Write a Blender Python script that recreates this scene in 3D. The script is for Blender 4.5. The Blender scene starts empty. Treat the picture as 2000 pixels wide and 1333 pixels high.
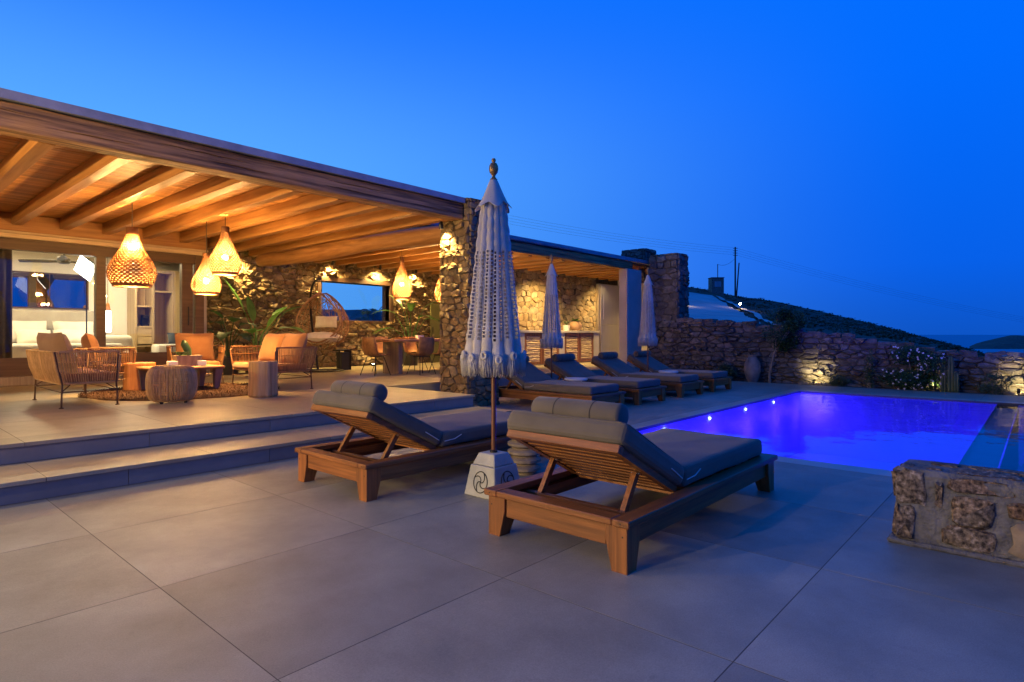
import bpy, math, random
import numpy as np
from mathutils import Vector, Matrix
R_ = random.Random(7)
sc = bpy.context.scene
COL = sc.collection
rad = math.radians

# ------------------------------------------------------------------ camera
YAW = rad(41.525)                       # view direction measured from +X towards +Y
cam = bpy.data.cameras.new('camera')
camo = bpy.data.objects.new('camera', cam)
COL.objects.link(camo)
sc.camera = camo
camo.location = (0, 0, 1.25)
camo.rotation_euler = (rad(90), 0, YAW - rad(90))
cam.sensor_width = 36
cam.lens = 21.04
cam.shift_y = -0.0063
cam.clip_start = 0.05
cam.clip_end = 200000

# ------------------------------------------------------------------ dusk sky
world = bpy.data.worlds.new('World')
sc.world = world
world.use_nodes = True
def build_world():
    nt = world.node_tree; N = nt.nodes; L = nt.links
    bg = N['Background']
    tc = N.new('ShaderNodeTexCoord')
    nrm = N.new('ShaderNodeVectorMath'); nrm.operation = 'NORMALIZE'
    L.new(tc.outputs['Generated'], nrm.inputs[0])
    sep = N.new('ShaderNodeSeparateXYZ'); L.new(nrm.outputs[0], sep.inputs[0])
    el = N.new('ShaderNodeValToRGB')      # elevation gradient away from the afterglow
    cr = el.color_ramp
    cr.elements[0].position = 0.0; cr.elements[0].color = SKY[0]
    cr.elements[1].position = 1.0; cr.elements[1].color = SKY[4]
    for pos, c in ((.10, SKY[1]), (.35, SKY[2]), (.52, SKY[3])):
        e = cr.elements.new(pos); e.color = c
    L.new(sep.outputs[2], el.inputs[0])
    # afterglow: strongest low down towards the west (left of the view)
    flat = N.new('ShaderNodeVectorMath'); flat.operation = 'MULTIPLY'; flat.inputs[1].default_value = (1, 1, 0)
    L.new(nrm.outputs[0], flat.inputs[0])
    fn = N.new('ShaderNodeVectorMath'); fn.operation = 'NORMALIZE'; L.new(flat.outputs[0], fn.inputs[0])
    dot = N.new('ShaderNodeVectorMath'); dot.operation = 'DOT_PRODUCT'
    a = rad(41.5 + 65)
    dot.inputs[1].default_value = (math.cos(a), math.sin(a), 0)
    L.new(fn.outputs[0], dot.inputs[0])
    A = N.new('ShaderNodeMapRange'); A.interpolation_type = 'SMOOTHSTEP'; A.inputs['From Min'].default_value = -.22; A.inputs['From Max'].default_value = 1.0
    L.new(dot.outputs['Value'], A.inputs['Value'])
    E = N.new('ShaderNodeMapRange'); E.interpolation_type = 'SMOOTHSTEP'
    E.inputs['From Min'].default_value = .22; E.inputs['From Max'].default_value = .52
    E.inputs['To Min'].default_value = 1.0; E.inputs['To Max'].default_value = .10
    L.new(sep.outputs[2], E.inputs['Value'])
    ml = N.new('ShaderNodeMath'); ml.operation = 'MULTIPLY'
    L.new(A.outputs[0], ml.inputs[0]); L.new(E.outputs[0], ml.inputs[1])
    mix = N.new('ShaderNodeMix'); mix.data_type = 'RGBA'
    L.new(ml.outputs[0], mix.inputs['Factor'])
    L.new(el.outputs[0], mix.inputs['A'])
    mix.inputs['B'].default_value = SKY[5]
    L.new(mix.outputs['Result'], bg.inputs['Color'])
    bg.inputs['Strength'].default_value = SKYS
SKY = [(.004, .088, .56, 1), (.002, .118, .82, 1), (.0003, .148, .99, 1), (.0003, .155, 1.0, 1), (.0003, .048, .36, 1), (.11, .44, 1.06, 1)]
SKYS = 1.0
build_world()

sc.view_settings.view_transform = 'Standard'
sc.view_settings.look = 'None'
sc.view_settings.exposure = 0.0
sc.view_settings.gamma = 1.0
sc.view_settings.use_curve_mapping = False
sc.cycles.use_denoising = True
sc.cycles.max_bounces = 7
sc.cycles.diffuse_bounces = 3
sc.cycles.glossy_bounces = 3
sc.cycles.transmission_bounces = 4
sc.cycles.transparent_max_bounces = 16
sc.cycles.sample_clamp_indirect = 4.0
sc.cycles.caustics_reflective = False
sc.cycles.caustics_refractive = False

# ------------------------------------------------------------------ materials
MATS = {}
def _base(name):
    m = bpy.data.materials.new(name); m.use_nodes = True
    nt = m.node_tree
    return m, nt, nt.nodes, nt.links, nt.nodes['Principled BSDF']
def M(name, c1, c2=None, scale=6.0, stretch=(1, 1, 1), rough=0.6, bump=0.0, bscale=40.0, bstretch=None,
      metal=0.0, rnd=0.0, detail=6.0, spec=0.5, transl=0.0, lo=0.35, hi=0.65, hue=None, bdist=0.01, sheen=0, rvar=0.0, c3=None):
    """principled surface with noise between two colours, fine relief, and a random tone per piece"""
    m, nt, N, L, P = _base(name)
    MATS[name] = m
    tc = N.new('ShaderNodeTexCoord')
    mp = N.new('ShaderNodeMapping'); mp.inputs['Scale'].default_value = stretch
    L.new(tc.outputs['Object'], mp.inputs['Vector'])
    c2 = c2 or c1
    no = N.new('ShaderNodeTexNoise'); no.inputs['Scale'].default_value = scale; no.inputs['Detail'].default_value = detail
    no.inputs['Roughness'].default_value = 0.62
    vec = mp.outputs[0]
    if rnd:
        oi = N.new('ShaderNodeObjectInfo'); ge = N.new('ShaderNodeNewGeometry')
        ad = N.new('ShaderNodeMath'); ad.operation = 'ADD'
        L.new(oi.outputs['Random'], ad.inputs[0]); L.new(ge.outputs['Random Per Island'], ad.inputs[1])
        fr = N.new('ShaderNodeMath'); fr.operation = 'FRACT'; L.new(ad.outputs[0], fr.inputs[0])
        off = N.new('ShaderNodeVectorMath'); off.operation = 'ADD'
        cx = N.new('ShaderNodeCombineXYZ')
        ml = N.new('ShaderNodeMath'); ml.operation = 'MULTIPLY'; ml.inputs[1].default_value = 37.0
        L.new(fr.outputs[0], ml.inputs[0])
        for i in range(3): L.new(ml.outputs[0], cx.inputs[i])
        L.new(vec, off.inputs[0]); L.new(cx.outputs[0], off.inputs[1]); vec = off.outputs[0]
    L.new(vec, no.inputs['Vector'])
    rp = N.new('ShaderNodeValToRGB')
    rp.color_ramp.elements[0].position = lo; rp.color_ramp.elements[0].color = (*c1, 1)
    rp.color_ramp.elements[1].position = hi; rp.color_ramp.elements[1].color = (*c2, 1)
    if c3:
        e = rp.color_ramp.elements.new(min(.99, hi + .14)); e.color = (*c3, 1)
    L.new(no.outputs['Fac'], rp.inputs[0])
    out = rp.outputs[0]
    if rnd:
        hs = N.new('ShaderNodeHueSaturation')
        mr = N.new('ShaderNodeMapRange'); mr.inputs['To Min'].default_value = 1 - rnd; mr.inputs['To Max'].default_value = 1 + rnd
        L.new(fr.outputs[0], mr.inputs[0]); L.new(mr.outputs[0], hs.inputs['Value'])
        L.new(out, hs.inputs['Color']); out = hs.outputs[0]
        if hue:
            ml2 = N.new('ShaderNodeMath'); ml2.operation = 'MULTIPLY'; ml2.inputs[1].default_value = 7.31
            f2 = N.new('ShaderNodeMath'); f2.operation = 'FRACT'
            L.new(fr.outputs[0], ml2.inputs[0]); L.new(ml2.outputs[0], f2.inputs[0])
            mx = N.new('ShaderNodeMix'); mx.data_type = 'RGBA'; mx.blend_type = 'MULTIPLY'
            rr = N.new('ShaderNodeValToRGB')
            rr.color_ramp.elements[0].color = (1, 1, 1, 1); rr.color_ramp.elements[1].color = (*hue, 1)
            L.new(f2.outputs[0], rr.inputs[0])
            mx.inputs['Factor'].default_value = 1.0
            L.new(out, mx.inputs['A']); L.new(rr.outputs[0], mx.inputs['B']); out = mx.outputs['Result']
    L.new(out, P.inputs['Base Color'])
    P.inputs['Roughness'].default_value = rough
    P.inputs['Metallic'].default_value = metal
    P.inputs['Specular IOR Level'].default_value = spec
    if rvar:
        mr = N.new('ShaderNodeMapRange'); mr.inputs['To Min'].default_value = rough - rvar; mr.inputs['To Max'].default_value = rough + rvar
        L.new(no.outputs['Fac'], mr.inputs[0]); L.new(mr.outputs[0], P.inputs['Roughness'])
    if bump:
        n2 = N.new('ShaderNodeTexNoise'); n2.inputs['Scale'].default_value = bscale; n2.inputs['Detail'].default_value = 5
        if bstretch:
            m2 = N.new('ShaderNodeMapping'); m2.inputs['Scale'].default_value = bstretch
            L.new(tc.outputs['Object'], m2.inputs['Vector']); L.new(m2.outputs[0], n2.inputs['Vector'])
        else:
            L.new(vec, n2.inputs['Vector'])
        bp = N.new('ShaderNodeBump'); bp.inputs['Strength'].default_value = bump; bp.inputs['Distance'].default_value = bdist
        L.new(n2.outputs['Fac'], bp.inputs['Height']); L.new(bp.outputs[0], P.inputs['Normal'])
    if sheen:
        P.inputs['Sheen Weight'].default_value = sheen
    if transl:
        tr = N.new('ShaderNodeBsdfTranslucent'); L.new(out, tr.inputs['Color'])
        ms = N.new('ShaderNodeMixShader'); ms.inputs[0].default_value = transl
        L.new(P.outputs[0], ms.inputs[1]); L.new(tr.outputs[0], ms.inputs[2])
        L.new(ms.outputs[0], N['Material Output'].inputs['Surface'])
    return m
def EM(name, col, strength):
    m, nt, N, L, P = _base(name); MATS[name] = m
    P.inputs['Base Color'].default_value = (.8, .8, .8, 1)
    P.inputs['Emission Color'].default_value = (*col, 1)
    P.inputs['Emission Strength'].default_value = strength
    return m
def GLASS(name, tint=(1, 1, 1), ior=1.5, rough=0.0, wave=0.0):
    m, nt, N, L, P = _base(name); MATS[name] = m
    N.remove(P)
    fr = N.new('ShaderNodeFresnel'); fr.inputs['IOR'].default_value = ior
    tr = N.new('ShaderNodeBsdfTransparent'); tr.inputs['Color'].default_value = (*tint, 1)
    gl = N.new('ShaderNodeBsdfGlossy'); gl.inputs['Roughness'].default_value = rough
    ms = N.new('ShaderNodeMixShader')
    L.new(fr.outputs[0], ms.inputs[0]); L.new(tr.outputs[0], ms.inputs[1]); L.new(gl.outputs[0], ms.inputs[2])
    L.new(ms.outputs[0], N['Material Output'].inputs['Surface'])
    if wave:
        tc = N.new('ShaderNodeTexCoord'); no = N.new('ShaderNodeTexNoise'); no.inputs['Scale'].default_value = 1.6; no.inputs['Detail'].default_value = 3
        L.new(tc.outputs['Object'], no.inputs['Vector'])
        bp = N.new('ShaderNodeBump'); bp.inputs['Strength'].default_value = wave; bp.inputs['Distance'].default_value = 0.05
        L.new(no.outputs['Fac'], bp.inputs['Height'])
        L.new(bp.outputs[0], gl.inputs['Normal']); L.new(bp.outputs[0], fr.inputs['Normal'])
    return m

def PAV(name, c1, c2, rough):
    """large stone-effect slabs: fine grain, cloudy mottling, faint stains, a tone of its own per slab"""
    m, nt, N, L, P = _base(name); MATS[name] = m
    tc = N.new('ShaderNodeTexCoord'); oi = N.new('ShaderNodeObjectInfo')
    ad = N.new('ShaderNodeVectorMath'); ad.operation = 'ADD'
    cx = N.new('ShaderNodeVectorMath'); cx.operation = 'SCALE'; cx.inputs[0].default_value = (31, 17, 5)
    L.new(oi.outputs['Random'], cx.inputs['Scale']); L.new(tc.outputs['Object'], ad.inputs[0]); L.new(cx.outputs[0], ad.inputs[1])
    def noise(sc_, det, rgh=.6):
        n = N.new('ShaderNodeTexNoise'); n.inputs['Scale'].default_value = sc_; n.inputs['Detail'].default_value = det; n.inputs['Roughness'].default_value = rgh
        L.new(ad.outputs[0], n.inputs['Vector']); return n
    n1 = noise(2.3, 8); n2 = noise(150, 3, .8); n3 = noise(.9, 5); n4 = noise(14, 10, .7)
    mx = N.new('ShaderNodeMix'); mx.data_type = 'RGBA'
    r1 = N.new('ShaderNodeMapRange'); r1.inputs['From Min'].default_value = .3; r1.inputs['From Max'].default_value = .7
    L.new(n1.outputs['Fac'], r1.inputs['Value']); L.new(r1.outputs[0], mx.inputs['Factor'])
    mx.inputs['A'].default_value = (*c1, 1); mx.inputs['B'].default_value = (*c2, 1)
    def mulv(col, n, a, b, lo, hi):
        r = N.new('ShaderNodeMapRange'); r.inputs['From Min'].default_value = a; r.inputs['From Max'].default_value = b
        r.inputs['To Min'].default_value = lo; r.inputs['To Max'].default_value = hi
        L.new(n, r.inputs['Value'])
        v = N.new('ShaderNodeVectorMath'); v.operation = 'SCALE'; L.new(col, v.inputs[0]); L.new(r.outputs[0], v.inputs['Scale'])
        return v.outputs[0]
    c = mulv(mx.outputs['Result'], n2.outputs['Fac'], .3, .7, .80, 1.18)
    c = mulv(c, n3.outputs['Fac'], .33, .67, .82, 1.10)
    c = mulv(c, n4.outputs['Fac'], .58, .74, 1.0, .80)
    c = mulv(c, oi.outputs['Random'], 0, 1, .88, 1.08)
    L.new(c, P.inputs['Base Color'])
    r = N.new('ShaderNodeMapRange'); r.inputs['To Min'].default_value = rough+.14; r.inputs['To Max'].default_value = rough-.12
    L.new(n4.outputs['Fac'], r.inputs['Value']); L.new(r.outputs[0], P.inputs['Roughness'])
    bp = N.new('ShaderNodeBump'); bp.inputs['Strength'].default_value = .35; bp.inputs['Distance'].default_value = .003
    L.new(n2.outputs['Fac'], bp.inputs['Height']); L.new(bp.outputs[0], P.inputs['Normal'])
PAV('paver', (.205, .200, .156), (.300, .292, .234), .46)
PAV('terrace_paver', (.33, .27, .155), (.43, .36, .22), .38)
M('riser', (.19, .18, .165), (.24, .23, .21), scale=2.2, rough=.6, bump=.1, bscale=120, rnd=.05, detail=9)
M('coping', (.28, .30, .28), (.36, .37, .34), scale=2.0, rough=.3, bump=.12, bscale=90, rnd=.04, detail=8)
M('joint', (.075, .07, .058), rough=.9)
M('earth', (.07, .055, .04), (.12, .10, .075), scale=3, rough=.95, bump=.5, bscale=20)
M('stone', (.085, .064, .034), (.31, .24, .135), scale=5.5, rough=.85, bump=.9, bscale=26, rnd=.33, hue=(1.0, .80, .58), detail=9, lo=.3, hi=.72, bdist=.02)
M('stone_cool', (.055, .052, .05), (.19, .18, .172), scale=6.0, rough=.88, bump=1.0, bscale=24, rnd=.42, hue=(1.0, .90, .84), detail=9, lo=.3, hi=.72, bdist=.02)
M('stone_block', (.17, .13, .085), (.36, .29, .19), scale=4.0, rough=.85, bump=.6, bscale=24, rnd=.22, hue=(1.0, .85, .65), detail=9, bdist=.015)
M('stone_speck', (.025, .02, .015), (.20, .16, .115), scale=34, rough=.9, bump=1.0, bscale=46, rnd=.3, hue=(1.0, .75, .5), detail=8, lo=.38, hi=.56, bdist=.012, c3=(.42, .37, .30))
M('mortar', (.05, .042, .03), (.11, .09, .065), scale=9, rough=.95, bump=.6, bscale=40)
M('mortar_grey', (.10, .098, .09), (.20, .195, .18), scale=11, rough=.92, bump=1.0, bscale=38, bdist=.02, detail=12)
M('plaster', (.40, .36, .31), (.47, .43, .38), scale=2.5, rough=.8, bump=.12, bscale=40)
M('white_plaster', (.78, .75, .68), (.82, .79, .72), scale=2.0, rough=.7)
M('olive_paint', (.10, .10, .03), (.13, .125, .045), scale=3, rough=.6)
def wood(name, c1, c2, axis, scale=5, rough=.55, rnd=.12, bump=.25, c3=None, lo=.3, hi=.7):
    st = [22, 22, 22]; st[axis] = .9
    bs = [60, 60, 60]; bs[axis] = 2.0
    return M(name, c1, c2, scale=scale, stretch=tuple(st), rough=rough, bump=bump, bscale=3.2, bstretch=tuple(bs), rnd=rnd, detail=8, lo=lo, hi=hi, c3=c3, bdist=.004)
for i, ax in enumerate('xyz'):
    wood('teak_' + ax, (.10, .033, .008), (.31, .115, .030), i, scale=1.5, rough=.44, bump=.3, rnd=.22)
    wood('pine_' + ax, (.25, .105, .026), (.46, .225, .068), i, scale=.8, rough=.5)
    wood('oak_' + ax, (.50, .35, .18), (.66, .50, .30), i, scale=.8, rough=.5, rnd=.06)
wood('old_beam', (.060, .028, .010), (.50, .27, .10), 0, scale=.8, rough=.7, bump=1.0, lo=.36, hi=.64)
wood('log_beam', (.20, .085, .022), (.42, .20, .065), 1, scale=.7, rough=.6, bump=.6)
wood('plank', (.33, .14, .033), (.64, .32, .10), 0, scale=.7, rough=.55, rnd=.24)
wood('door_frame', (.075, .042, .016), (.13, .078, .032), 0, scale=.9, rough=.5, rnd=.03)
wood('dark_wood', (.05, .026, .014), (.11, .06, .03), 2, scale=1.2, rough=.55)
wood('stump_wood', (.34, .17, .05), (.74, .46, .19), 2, scale=.9, rough=.7, bump=.8)
wood('stump_red', (.28, .10, .025), (.50, .22, .07), 2, scale=.9, rough=.5, bump=.4)
wood('grey_wood', (.20, .15, .10), (.34, .27, .19), 2, scale=.9, rough=.7, bump=.5)
M('table_wood', (.26, .13, .05), (.42, .24, .11), scale=3, stretch=(1, 7, 7), rough=.5)
M('cushion', (.092, .080, .060), (.115, .100, .076), scale=5, rough=.85, bump=.25, bscale=260, sheen=.15, bdist=.002, rnd=.05)
M('cushion_piping', (.03, .028, .026), rough=.8)
M('strap', (.55, .55, .55), rough=.5)
M('crochet', (.49, .46, .39), (.62, .585, .505), scale=9, rough=.9, bump=.9, bscale=75, bstretch=(1, 1, 2.2), transl=.04, bdist=.006)
M('canvas', (.60, .57, .49), (.68, .65, .57), scale=4, rough=.85, bump=.2, bscale=120, transl=.2)
M('pole_wood', (.10, .035, .015), (.17, .065, .028), scale=2, stretch=(8, 8, .6), rough=.35)
M('finial', (.15, .085, .028), (.46, .29, .095), scale=24, rough=.42, metal=.35)
M('base_stone', (.30, .31, .28), (.42, .42, .38), scale=5, rough=.85, bump=.4, bscale=50)
M('carving', (.03, .03, .028), rough=.9)
M('rattan', (.20, .095, .034), (.36, .185, .07), scale=8, rough=.5, rnd=.12)
M('rattan_dark', (.19, .11, .045), (.36, .22, .10), scale=8, rough=.5, rnd=.12)
M('rattan_light', (.44, .25, .075), (.68, .42, .155), scale=8, rough=.5, rnd=.12)
M('rattan_shade', (.14, .052, .010), (.23, .095, .022), scale=12, rough=.6, transl=.15, rnd=.05)
M('bronze', (.10, .05, .025), rough=.5, metal=.3)
M('orange_cushion', (.30, .135, .045), (.36, .17, .06), scale=5, rough=.9, bump=.2, bscale=200, sheen=.2, rnd=.05, bdist=.003)
M('tan_cushion', (.29, .18, .075), (.34, .215, .095), scale=5, rough=.9, bump=.25, bscale=180, sheen=.2, bdist=.004)
M('cream', (.66, .58, .42), (.76, .69, .53), scale=7, rough=.9, bump=.5, bscale=30)
M('linen', (.76, .72, .63), (.82, .79, .71), scale=5, rough=.9, bump=.3, bscale=18, bdist=.02)
M('rug', (.028, .011, .005), (.075, .03, .013), scale=30, rough=1.0, bump=.6, bscale=120, rnd=.25)
M('black_metal', (.012, .012, .012), rough=.45, metal=.3)
M('black_pot', (.014, .014, .014), (.02, .02, .02), rough=.35)
M('steel', (.62, .59, .53), (.74, .71, .65), scale=3, stretch=(60, 60, .5), rough=.32, metal=1.0)
MATS['steel'].node_tree.nodes['Principled BSDF'].inputs['Anisotropic'].default_value = .8
M('flashing', (.20, .22, .27), (.32, .34, .40), scale=3, rough=.5, metal=.2, bump=.1)
M('terracotta', (.45, .26, .14), (.55, .34, .20), scale=6, rough=.8)
M('ceramic', (.70, .68, .62), rough=.4)
M('amphora', (.14, .13, .12), (.22, .21, .20), scale=5, rough=.8, bump=.3, bscale=30)
M('concrete', (.42, .37, .29), (.50, .45, .37), scale=3, rough=.7, bump=.15, bscale=60)
M('leaf', (.05, .14, .025), (.11, .24, .05), scale=6, rough=.4, transl=.25, rnd=.3)
M('leaf_dark', (.018, .05, .016), (.04, .095, .028), scale=6, rough=.45, transl=.2, rnd=.35)
M('leaf_olive', (.045, .075, .030), (.085, .12, .05), scale=6, rough=.5, transl=.2, rnd=.35)
M('scrub', (.035, .042, .022), (.075, .08, .04), scale=3, rough=.9, rnd=.4)
M('petal', (.75, .72, .78), rough=.7, transl=.3)
M('bark', (.14, .11, .08), (.26, .22, .17), scale=8, stretch=(3, 3, .6), rough=.9, bump=.7, bscale=20)
M('hillside', (.032, .035, .018), (.085, .078, .045), scale=.22, rough=.95, bump=1.0, bscale=1.3, detail=12, lo=.38, hi=.66, bdist=.5)
M('dirt', (.40, .385, .36), (.56, .54, .50), scale=.35, rough=.95, bump=.5, bscale=2.0, detail=9, bdist=.1)
M('island_rock', (.035, .04, .03), (.08, .08, .055), scale=.02, rough=.95, bump=1.0, bscale=.06, bdist=8)
M('pole_timber', (.045, .035, .028), rough=.85)
M('pool_tile', (.62, .64, .66), (.70, .72, .74), scale=2, rough=.5)
M('curtain', (.10, .085, .06), (.15, .125, .09), scale=4, rough=.9)
M('mirror', (.55, .56, .58), rough=.02, metal=1.0)
M('fan_metal', (.06, .055, .05), rough=.4)
M('teal_cloth', (.10, .12, .12), rough=.9)
GLASS('window_glass', (.97, .98, .97), 1.5)
GLASS('pool_water', (.80, .86, 1.0), 1.33, wave=.22)
def sea_mat():
    m, nt, N, L, P = _base('sea_water'); MATS['sea_water'] = m
    P.inputs['Base Color'].default_value = (.004, .018, .05, 1); P.inputs['Roughness'].default_value = .28
    tc = N.new('ShaderNodeTexCoord'); no = N.new('ShaderNodeTexNoise'); no.inputs['Scale'].default_value = .06; no.inputs['Detail'].default_value = 8
    L.new(tc.outputs['Object'], no.inputs['Vector'])
    bp = N.new('ShaderNodeBump'); bp.inputs['Strength'].default_value = .9; bp.inputs['Distance'].default_value = 2.0
    L.new(no.outputs['Fac'], bp.inputs['Height']); L.new(bp.outputs[0], P.inputs['Normal'])
sea_mat()
WARM = (1.0, .545, .17)
WARM2 = (1.0, .66, .225)
EM('bulb', (1.0, .62, .22), 60)
EM('spot_face', (1.0, .80, .45), 90)
EM('pool_led', (.25, .35, 1.0), 34)
EM('lamp_glow', (1.0, .93, .75), 7)
EM('softbox_face', (1.0, .97, .88), 9)

# ------------------------------------------------------------------ mesh helpers
class MB:
    def __init__(s): s.v = []; s.f = []
    def add(s, vs, fs):
        o = len(s.v); s.v.extend([tuple(map(float, q)) for q in vs]); s.f.extend([tuple(i + o for i in f) for f in fs]); return s
    def box(s, x0, x1, y0, y1, z0, z1, bev=0.0):
        if bev <= 0:
            vs = [(x, y, z) for z in (z0, z1) for y in (y0, y1) for x in (x0, x1)]
            fs = [(0, 2, 3, 1), (4, 5, 7, 6), (0, 1, 5, 4), (2, 6, 7, 3), (0, 4, 6, 2), (1, 3, 7, 5)]
            return s.add(vs, fs)
        b = min(bev, (x1-x0)*.45, (y1-y0)*.45, (z1-z0)*.45)
        vs = []; fs = []
        def ring(z, i):
            o = len(vs)
            vs.extend([(x0+i+b, y0+i, z), (x1-i-b, y0+i, z), (x1-i, y0+i+b, z), (x1-i, y1-i-b, z), (x1-i-b, y1-i, z), (x0+i+b, y1-i, z), (x0+i, y1-i-b, z), (x0+i, y0+i+b, z)])
            return list(range(o, o+8))
        rs = [ring(z0, b*.8), ring(z0+b, 0), ring(z1-b, 0), ring(z1, b*.8)]
        fs.append(tuple(reversed(rs[0]))); fs.append(tuple(rs[3]))
        for a, c in zip(rs, rs[1:]):
            for i in range(8): fs.append((a[i], a[(i+1) % 8], c[(i+1) % 8], c[i]))
        return s.add(vs, fs)
    def tube(s, pts, r, n=6, caps=True):
        pts = [Vector(p) for p in pts]; k = len(pts)
        rr = r if isinstance(r, (list, tuple)) else [r]*k
        vs = []; fs = []
        prev = None
        for i, p in enumerate(pts):
            d = (pts[min(i+1, k-1)] - pts[max(i-1, 0)])
            if d.length < 1e-9: d = Vector((0, 0, 1))
            d.normalize()
            if prev is None:
                a = Vector((0, 0, 1)) if abs(d.z) < .9 else Vector((1, 0, 0))
                u = d.cross(a).normalized()
            else:
                u = (prev - d*prev.dot(d))
                u = u.normalized() if u.length > 1e-6 else d.orthogonal().normalized()
            prev = u; w = d.cross(u)
            for j in range(n):
                t = 2*math.pi*j/n
                vs.append(p + (u*math.cos(t) + w*math.sin(t))*rr[i])
        for i in range(k-1):
            for j in range(n):
                fs.append((i*n+j, i*n+(j+1) % n, (i+1)*n+(j+1) % n, (i+1)*n+j))
        if caps:
            fs.append(tuple(reversed(range(n)))); fs.append(tuple((k-1)*n+j for j in range(n)))
        return s.add(vs, fs)
    def lathe(s, prof, n=24, c=(0, 0, 0), cap=True):
        vs = []; fs = []
        for r, z in prof:
            for j in range(n):
                t = 2*math.pi*j/n; vs.append((c[0]+r*math.cos(t), c[1]+r*math.sin(t), c[2]+z))
        for i in range(len(prof)-1):
            for j in range(n): fs.append((i*n+j, i*n+(j+1) % n, (i+1)*n+(j+1) % n, (i+1)*n+j))
        if cap:
            fs.append(tuple(reversed(range(n)))); fs.append(tuple((len(prof)-1)*n+j for j in range(n)))
        return s.add(vs, fs)
    def xf(s, mtx):
        s.v = [tuple(mtx @ Vector(q)) for q in s.v]; return s
    def mesh(s, name, mat, smooth=False, off=(0, 0, 0)):
        me = bpy.data.meshes.new(name)
        vs = s.v if off == (0, 0, 0) else [(a-off[0], b-off[1], c-off[2]) for a, b, c in s.v]
        me.from_pydata(vs, [], s.f); me.update()
        me.materials.append(MATS[mat] if isinstance(mat, str) else mat)
        if smooth:
            me.polygons.foreach_set('use_smooth', [True]*len(me.polygons))
        return me
    def build(s, name, mat, parent=None, smooth=False, world=False, loc=None):
        """world=True: vertices are given in world space although the parent stands elsewhere (parents are only moved, not turned)"""
        off = (0, 0, 0)
        if world and parent is not None:
            q = Vector((0, 0, 0)); p = parent
            while p is not None: q += p.location; p = p.parent
            off = tuple(q)
        if loc is not None: off = loc
        o = bpy.data.objects.new(name, s.mesh(name, mat, smooth, off))
        COL.objects.link(o)
        if parent is not None: o.parent = parent
        if loc is not None: o.location = loc
        return o
def soft(o, ang=40):
    me = o.data
    me.polygons.foreach_set('use_smooth', [True]*len(me.polygons))
    try: me.set_sharp_from_angle(angle=rad(ang))
    except Exception: pass
    return o
def subd(o, lv=1):
    m = o.modifiers.new('sub', 'SUBSURF'); m.levels = lv; m.render_levels = lv
    return o
def thing(name, label, cat, loc=(0, 0, 0), rz=0, group=None):
    o = bpy.data.objects.new(name, None); COL.objects.link(o)
    o.empty_display_size = .1
    o.location = loc; o.rotation_euler = (0, 0, rz); o['label'] = label; o['category'] = cat
    if group: o['group'] = group
    return o
def tag(o, label, cat, group=None):
    o['label'] = label; o['category'] = cat
    if group: o['group'] = group
    return o
def struct(o): o['kind'] = 'structure'; return o
def stuff(o): o['kind'] = 'stuff'; return o
def dup(root, loc, rz, label=None):
    def cp(o, par):
        c = o.copy(); COL.objects.link(c); c.parent = par
        for ch in list(o.children): cp(ch, c)
        return c
    r = cp(root, None); r.location = loc; r.rotation_euler = (0, 0, rz)
    if label: r['label'] = label
    return r
def lamp(name, kind, loc, power, col, parent=None, size=.04, target=None, spot=60, blend=.6):
    l = bpy.data.lights.new(name, kind); l.energy = power; l.color = col
    if kind in ('POINT', 'SPOT'): l.shadow_soft_size = size
    if kind == 'AREA': l.size = size
    if kind == 'SPOT': l.spot_size = rad(spot); l.spot_blend = blend
    o = bpy.data.objects.new(name, l); COL.objects.link(o)
    q = Vector((0, 0, 0)); p = parent
    while p is not None: q += p.location; p = p.parent
    o.location = Vector(loc) - q
    if target is not None:
        d = Vector(target) - Vector(loc); o.rotation_euler = d.to_track_quat('-Z', 'Y').to_euler()
    if parent is not None: o.parent = parent
    return o

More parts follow.
